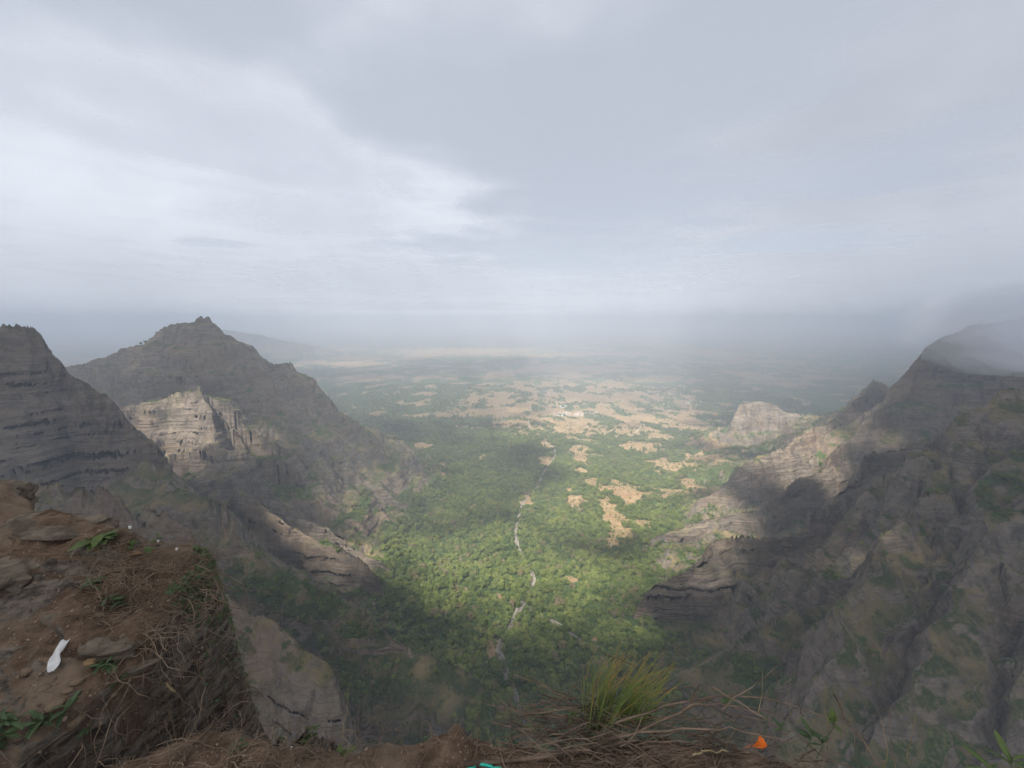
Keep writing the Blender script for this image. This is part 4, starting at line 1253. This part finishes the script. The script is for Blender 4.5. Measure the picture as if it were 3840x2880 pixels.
def rock(name, loc, scale, rot, seed, label, cat='rock', group=None, mat=None, sub=4, rough=0.28, strata=0.0):
    import bmesh
    bm = bmesh.new(); bmesh.ops.create_icosphere(bm, subdivisions=sub, radius=1.0)
    co = np.array([v.co[:] for v in bm.verts])
    q = co * np.array([1, 1, 1.0])
    dsp = rough * (fbm(q[:, 0] + seed, q[:, 1] * 1.0 + q[:, 2] * 1.7, 1.3, 3, seed) + 0.35 * fbm(q[:, 0] * 1.0 + q[:, 2], q[:, 1] - q[:, 2] + seed, 0.35, 3, seed + 5))
    if strata: dsp = dsp + strata * (np.abs(((q[:, 2] + 0.3 * q[:, 0] + 0.1 * dsp) * 3.3) % 1.0 - 0.5) - 0.25)
    # blunt flat faces
    c2 = np.sign(co) * np.abs(co) ** 0.8
    co = c2 * (1 + dsp)[:, None]
    for v, c in zip(bm.verts, co): v.co = c
    for f in bm.faces: f.smooth = True
    me = bpy.data.meshes.new(name); bm.to_mesh(me); bm.free()
    me.materials.append(mat or M_ROCK)
    o = bpy.data.objects.new(name, me); o.location = loc; o.scale = scale; o.rotation_euler = rot
    return tag(link(o), label, cat, group)


rock('slab_rock', on_ledge(108, 1145) + np.array([0, 0.05, -0.03]), (0.25, 0.13, 0.055), (0.15, 0.12, 0.15), 3, 'flat pale brown rock slab at the far edge of the dirt bank', sub=5, strata=0.25)
rock('rough_rock', on_ledge(25, 1255) + np.array([-0.1, 0.0, -0.02]), (0.22, 0.17, 0.11), (0.1, 0.25, 0.5), 9, 'rough crumbly brown rock bulging from the bank at the frame edge', sub=5, strata=0.2, rough=0.34)
rock('edge_boulder', at(-5, 1085, 2.42), (0.14, 0.16, 0.13), (0.0, 0.1, 0.2), 15, 'dark boulder with a pale flat top at the frame edge above the slab', sub=5, strata=0.3)
rock('low_rock', on_ledge(185, 1318) + np.array([0, 0, -0.04]), (0.15, 0.09, 0.035), (0.2, 0.2, 0.5), 21, 'broken layered rock showing through the middle of the bank', sub=5, strata=0.35)
rock('ridge_stone', on_ledge(310, 1440) + np.array([0, 0, 0.0]), (0.05, 0.025, 0.02), (0.2, 0.2, 0.9), 25, 'long pale stone on the near edge of the dirt bank', sub=3)
rock('low_rock', on_ledge(240, 1392) + np.array([0, 0, -0.025]), (0.10, 0.07, 0.035), (0.1, 0.2, 0.5), 27, 'grey half buried rock right of the white paper strip', sub=4)
M_STONE = plain('stone', (0.19, 0.135, 0.09), 0.4, 6.0, 0.95, 0.4)
M_OCHRE = plain('ochre_stone', (0.27, 0.17, 0.09), 0.3, 6.0, 0.95, 0.4)
rock('ochre_stone', on_ledge(197, 1431), (0.026, 0.018, 0.013), (0.1, 0, 0.3), 31, 'small ochre stone just right of the white paper strip', 'stone', None, M_OCHRE, 3)
for k, (u, v, s_) in enumerate(sorted([(165, 1580 - 10, 0.03), (168, 1475, 0.022), (120, 1525, 0.03), (245, 1545 - 40, 0.018), (150, 1495, 0.016), (230, 1478, 0.014), (215, 1330, 0.02), (330, 1365, 0.017), (265, 1375, 0.02), (60, 1450, 0.025), (95, 1490, 0.02), (300, 1320, 0.016)])):
    rock('loose_stone', on_ledge(u, v), (s_, s_ * 0.75, s_ * 0.5), (R.normal() * 0.2, R.normal() * 0.2, R.random() * 6), 40 + k, ORD[k] + ' small loose brown stone from the left on the dirt bank', 'stone', 'loose stones on the dirt bank', M_STONE, 2)
import bmesh
bm = bmesh.new(); bmesh.ops.create_icosphere(bm, subdivisions=1, radius=1.0)
ico_v = np.array([v.co[:] for v in bm.verts]); ico_f = np.array([[v.index for v in f.verts] for f in bm.faces]); bm.free()
hp = Heap()
for k in range(1500):
    if R.random() < 0.5:
        p = on_ledge(20 + 420 * R.random(), 1180 + 400 * R.random()) if k % 3 == 0 else np.array([-3.2 + 1.5 * R.random(), 0.9 + 1.25 * R.random(), 0])
    else:
        p = np.array([-1.4 + 3.0 * R.random(), 1.0 + 0.2 * R.random(), 0])
    p[2] = gz(p[0], p[1])
    if p[2] < -1.75: continue
    s_ = 0.002 + 0.007 * R.random() ** 2.5
    hp.add((p + ico_v * s_ * (0.7 + 0.5 * R.random(3)) * (1 + 0.15 * R.normal(size=(len(ico_v), 1))), ico_f))
M_GRAVEL = plain('gravel', (0.24, 0.17, 0.12), 0.6, 25.0, 0.95)
tag(hp.obj('gravel', M_GRAVEL), 'scattered grit and pebbles over the brown dirt', 'gravel', kind='stuff')

# litter
M_PAPER = plain('paper', (0.62, 0.60, 0.57), 0.12, 30.0, 0.8, 0.3)
P0, P1_ = on_ledge(143, 1396), on_ledge(108, 1468)
ax = P1_ - P0; L = np.linalg.norm(ax); ax /= L
sd = np.cross(ax, np.array([0, 0, 1.0])); sd /= np.linalg.norm(sd); nn = np.cross(sd, ax)
n, wd_ = 26, 7
vs = []
for i in range(n):
    t_ = i / (n - 1)
    half = 0.0135 + 0.0035 * math.exp(-(t_ / 0.15) ** 2) + 0.0065 * sstep(0.4, 0.75, np.array(t_))
    if t_ > 0.85: half = half * (1 - (t_ - 0.85) / 0.15 * 0.55)
    for j in range(wd_):
        q = (j / (wd_ - 1) - 0.5) * 2
        c = P0 + ax * L * t_ + sd * (half * q + 0.006 * math.sin(t_ * 5))
        c = np.array([c[0], c[1], c[2] + 0.03 + 0.007 * math.sin(q * 3.4 + t_ * 7) * math.exp(-((t_ - 0.3) / 0.35) ** 2) + 0.003 * math.sin(q * 5 - t_ * 15)])
        vs.append(c)
fs = [(i * wd_ + j, i * wd_ + j + 1, (i + 1) * wd_ + j + 1, (i + 1) * wd_ + j) for i in range(n - 1) for j in range(wd_ - 1)]
me = mesh_np('paper_strip', vs, fs, M_PAPER)
o = link(bpy.data.objects.new('paper_strip', me)); md = o.modifiers.new('thick', 'SOLIDIFY'); md.thickness = 0.001
tag(o, 'crumpled white paper strip lying on the brown dirt bank', 'paper')

M_ORANGE = plain('orange_plastic', (0.85, 0.17, 0.015), 0.15, 40.0, 0.4, 0.0, 0.5)
c = at(1640, 1604, 1.125)
k_ = 0.0016
vs = [(-15, 0, -12), (-5, -2, 6), (0, 3, 17), (10, 0, 8), (16, -4, -3), (19, 2, -14), (6, -6, -8), (2, -3, 3)]
fs = [(0, 6, 7, 1), (6, 5, 4, 7), (7, 4, 3, 2), (1, 7, 2, 2)]
me = bpy.data.meshes.new('orange_scrap')
me.from_pydata([(c[0] + a * k_, c[1] + b * k_, c[2] + d_ * k_) for a, b, d_ in vs], [], [(0, 6, 7, 1), (6, 5, 4, 7), (7, 4, 3, 2), (1, 7, 2)])
me.materials.append(M_ORANGE)
o = link(bpy.data.objects.new('orange_scrap', me)); md = o.modifiers.new('thick', 'SOLIDIFY'); md.thickness = 0.0008
tag(o, 'torn bright orange plastic scrap caught in the dry twigs', 'litter')
me = bpy.data.meshes.new('torn_corner')
me.from_pydata([(c[0] + a * k_, c[1] + b * k_, c[2] + d_ * k_) for a, b, d_ in [(-30, 0, -14), (-24, -3, -8), (-17, 0, -6), (-16, 2, -12)]], [], [(0, 3, 2, 1)])
me.materials.append(M_ORANGE)
link(bpy.data.objects.new('torn_corner', me), o)

M_TEAL = plain('teal_plastic', (0.015, 0.46, 0.33), 0.15, 40.0, 0.35, 0.0, 0.5)
hp = Heap()
pts = np.array([at(1008, 1664, 1.09), at(1022, 1655, 1.10), at(1040, 1653, 1.10), at(1060, 1657, 1.10), at(1082, 1662, 1.09)])
v_, f_ = tube(smooth_line(pts, 12), 0.0045, 0.0045, 6)
hp.add((v_, f_))
tag(hp.obj('teal_strap', M_TEAL), 'short strip of teal green plastic half buried in the soil', 'litter')
for (u, v, s_, lab) in ((628, 1608, 0.009, 'tiny square white paper scrap on the rim left of the bare bush'), (335, 1133, 0.014, 'white scrap caught on the skyline twigs of the bank'),
                        (278, 1132, 0.02, 'flat pale scrap among the twigs behind the broad leaved plant'), (382, 1190, 0.014, 'round white scrap near the corner of the bank')):
    p = on_ledge(u, v) + np.array([0, 0, 0.006])
    me = bpy.data.meshes.new('paper_scrap')
    q = 0.6 * s_ * np.array([(-1, -0.5, -0.6), (0.9, -0.6, -0.7), (1, 0.4, 0.8), (-0.8, 0.5, 0.9), (0, -0.4, 0.2)])
    me.from_pydata([tuple(p + a) for a in q], [], [(0, 1, 4), (1, 2, 4), (2, 3, 4), (3, 0, 4)])
    me.materials.append(M_PAPER)
    o = link(bpy.data.objects.new('paper_scrap', me)); md = o.modifiers.new('thick', 'SOLIDIFY'); md.thickness = 0.0008
    tag(o, lab, 'litter')
m_dl = plain('dead_leaf', (0.20, 0.115, 0.06), 0.3, 20.0, 0.8)
dl = leaf_mesh('dead_leaf', 0.3, 0.6, 0.3, m_dl)
for (u, v, lab) in ((285, 1203, 'curled dead brown leaf among the stems on the bank top'),):
    o = bpy.data.objects.new('dead_leaf', dl); o.location = on_ledge(u, v) + np.array([0, 0, 0.01]); o.scale = (0.045, 0.045, 0.045); o.rotation_euler = (0.3, 0.2, R.random() * 6)
    tag(link(o), lab, 'leaf')
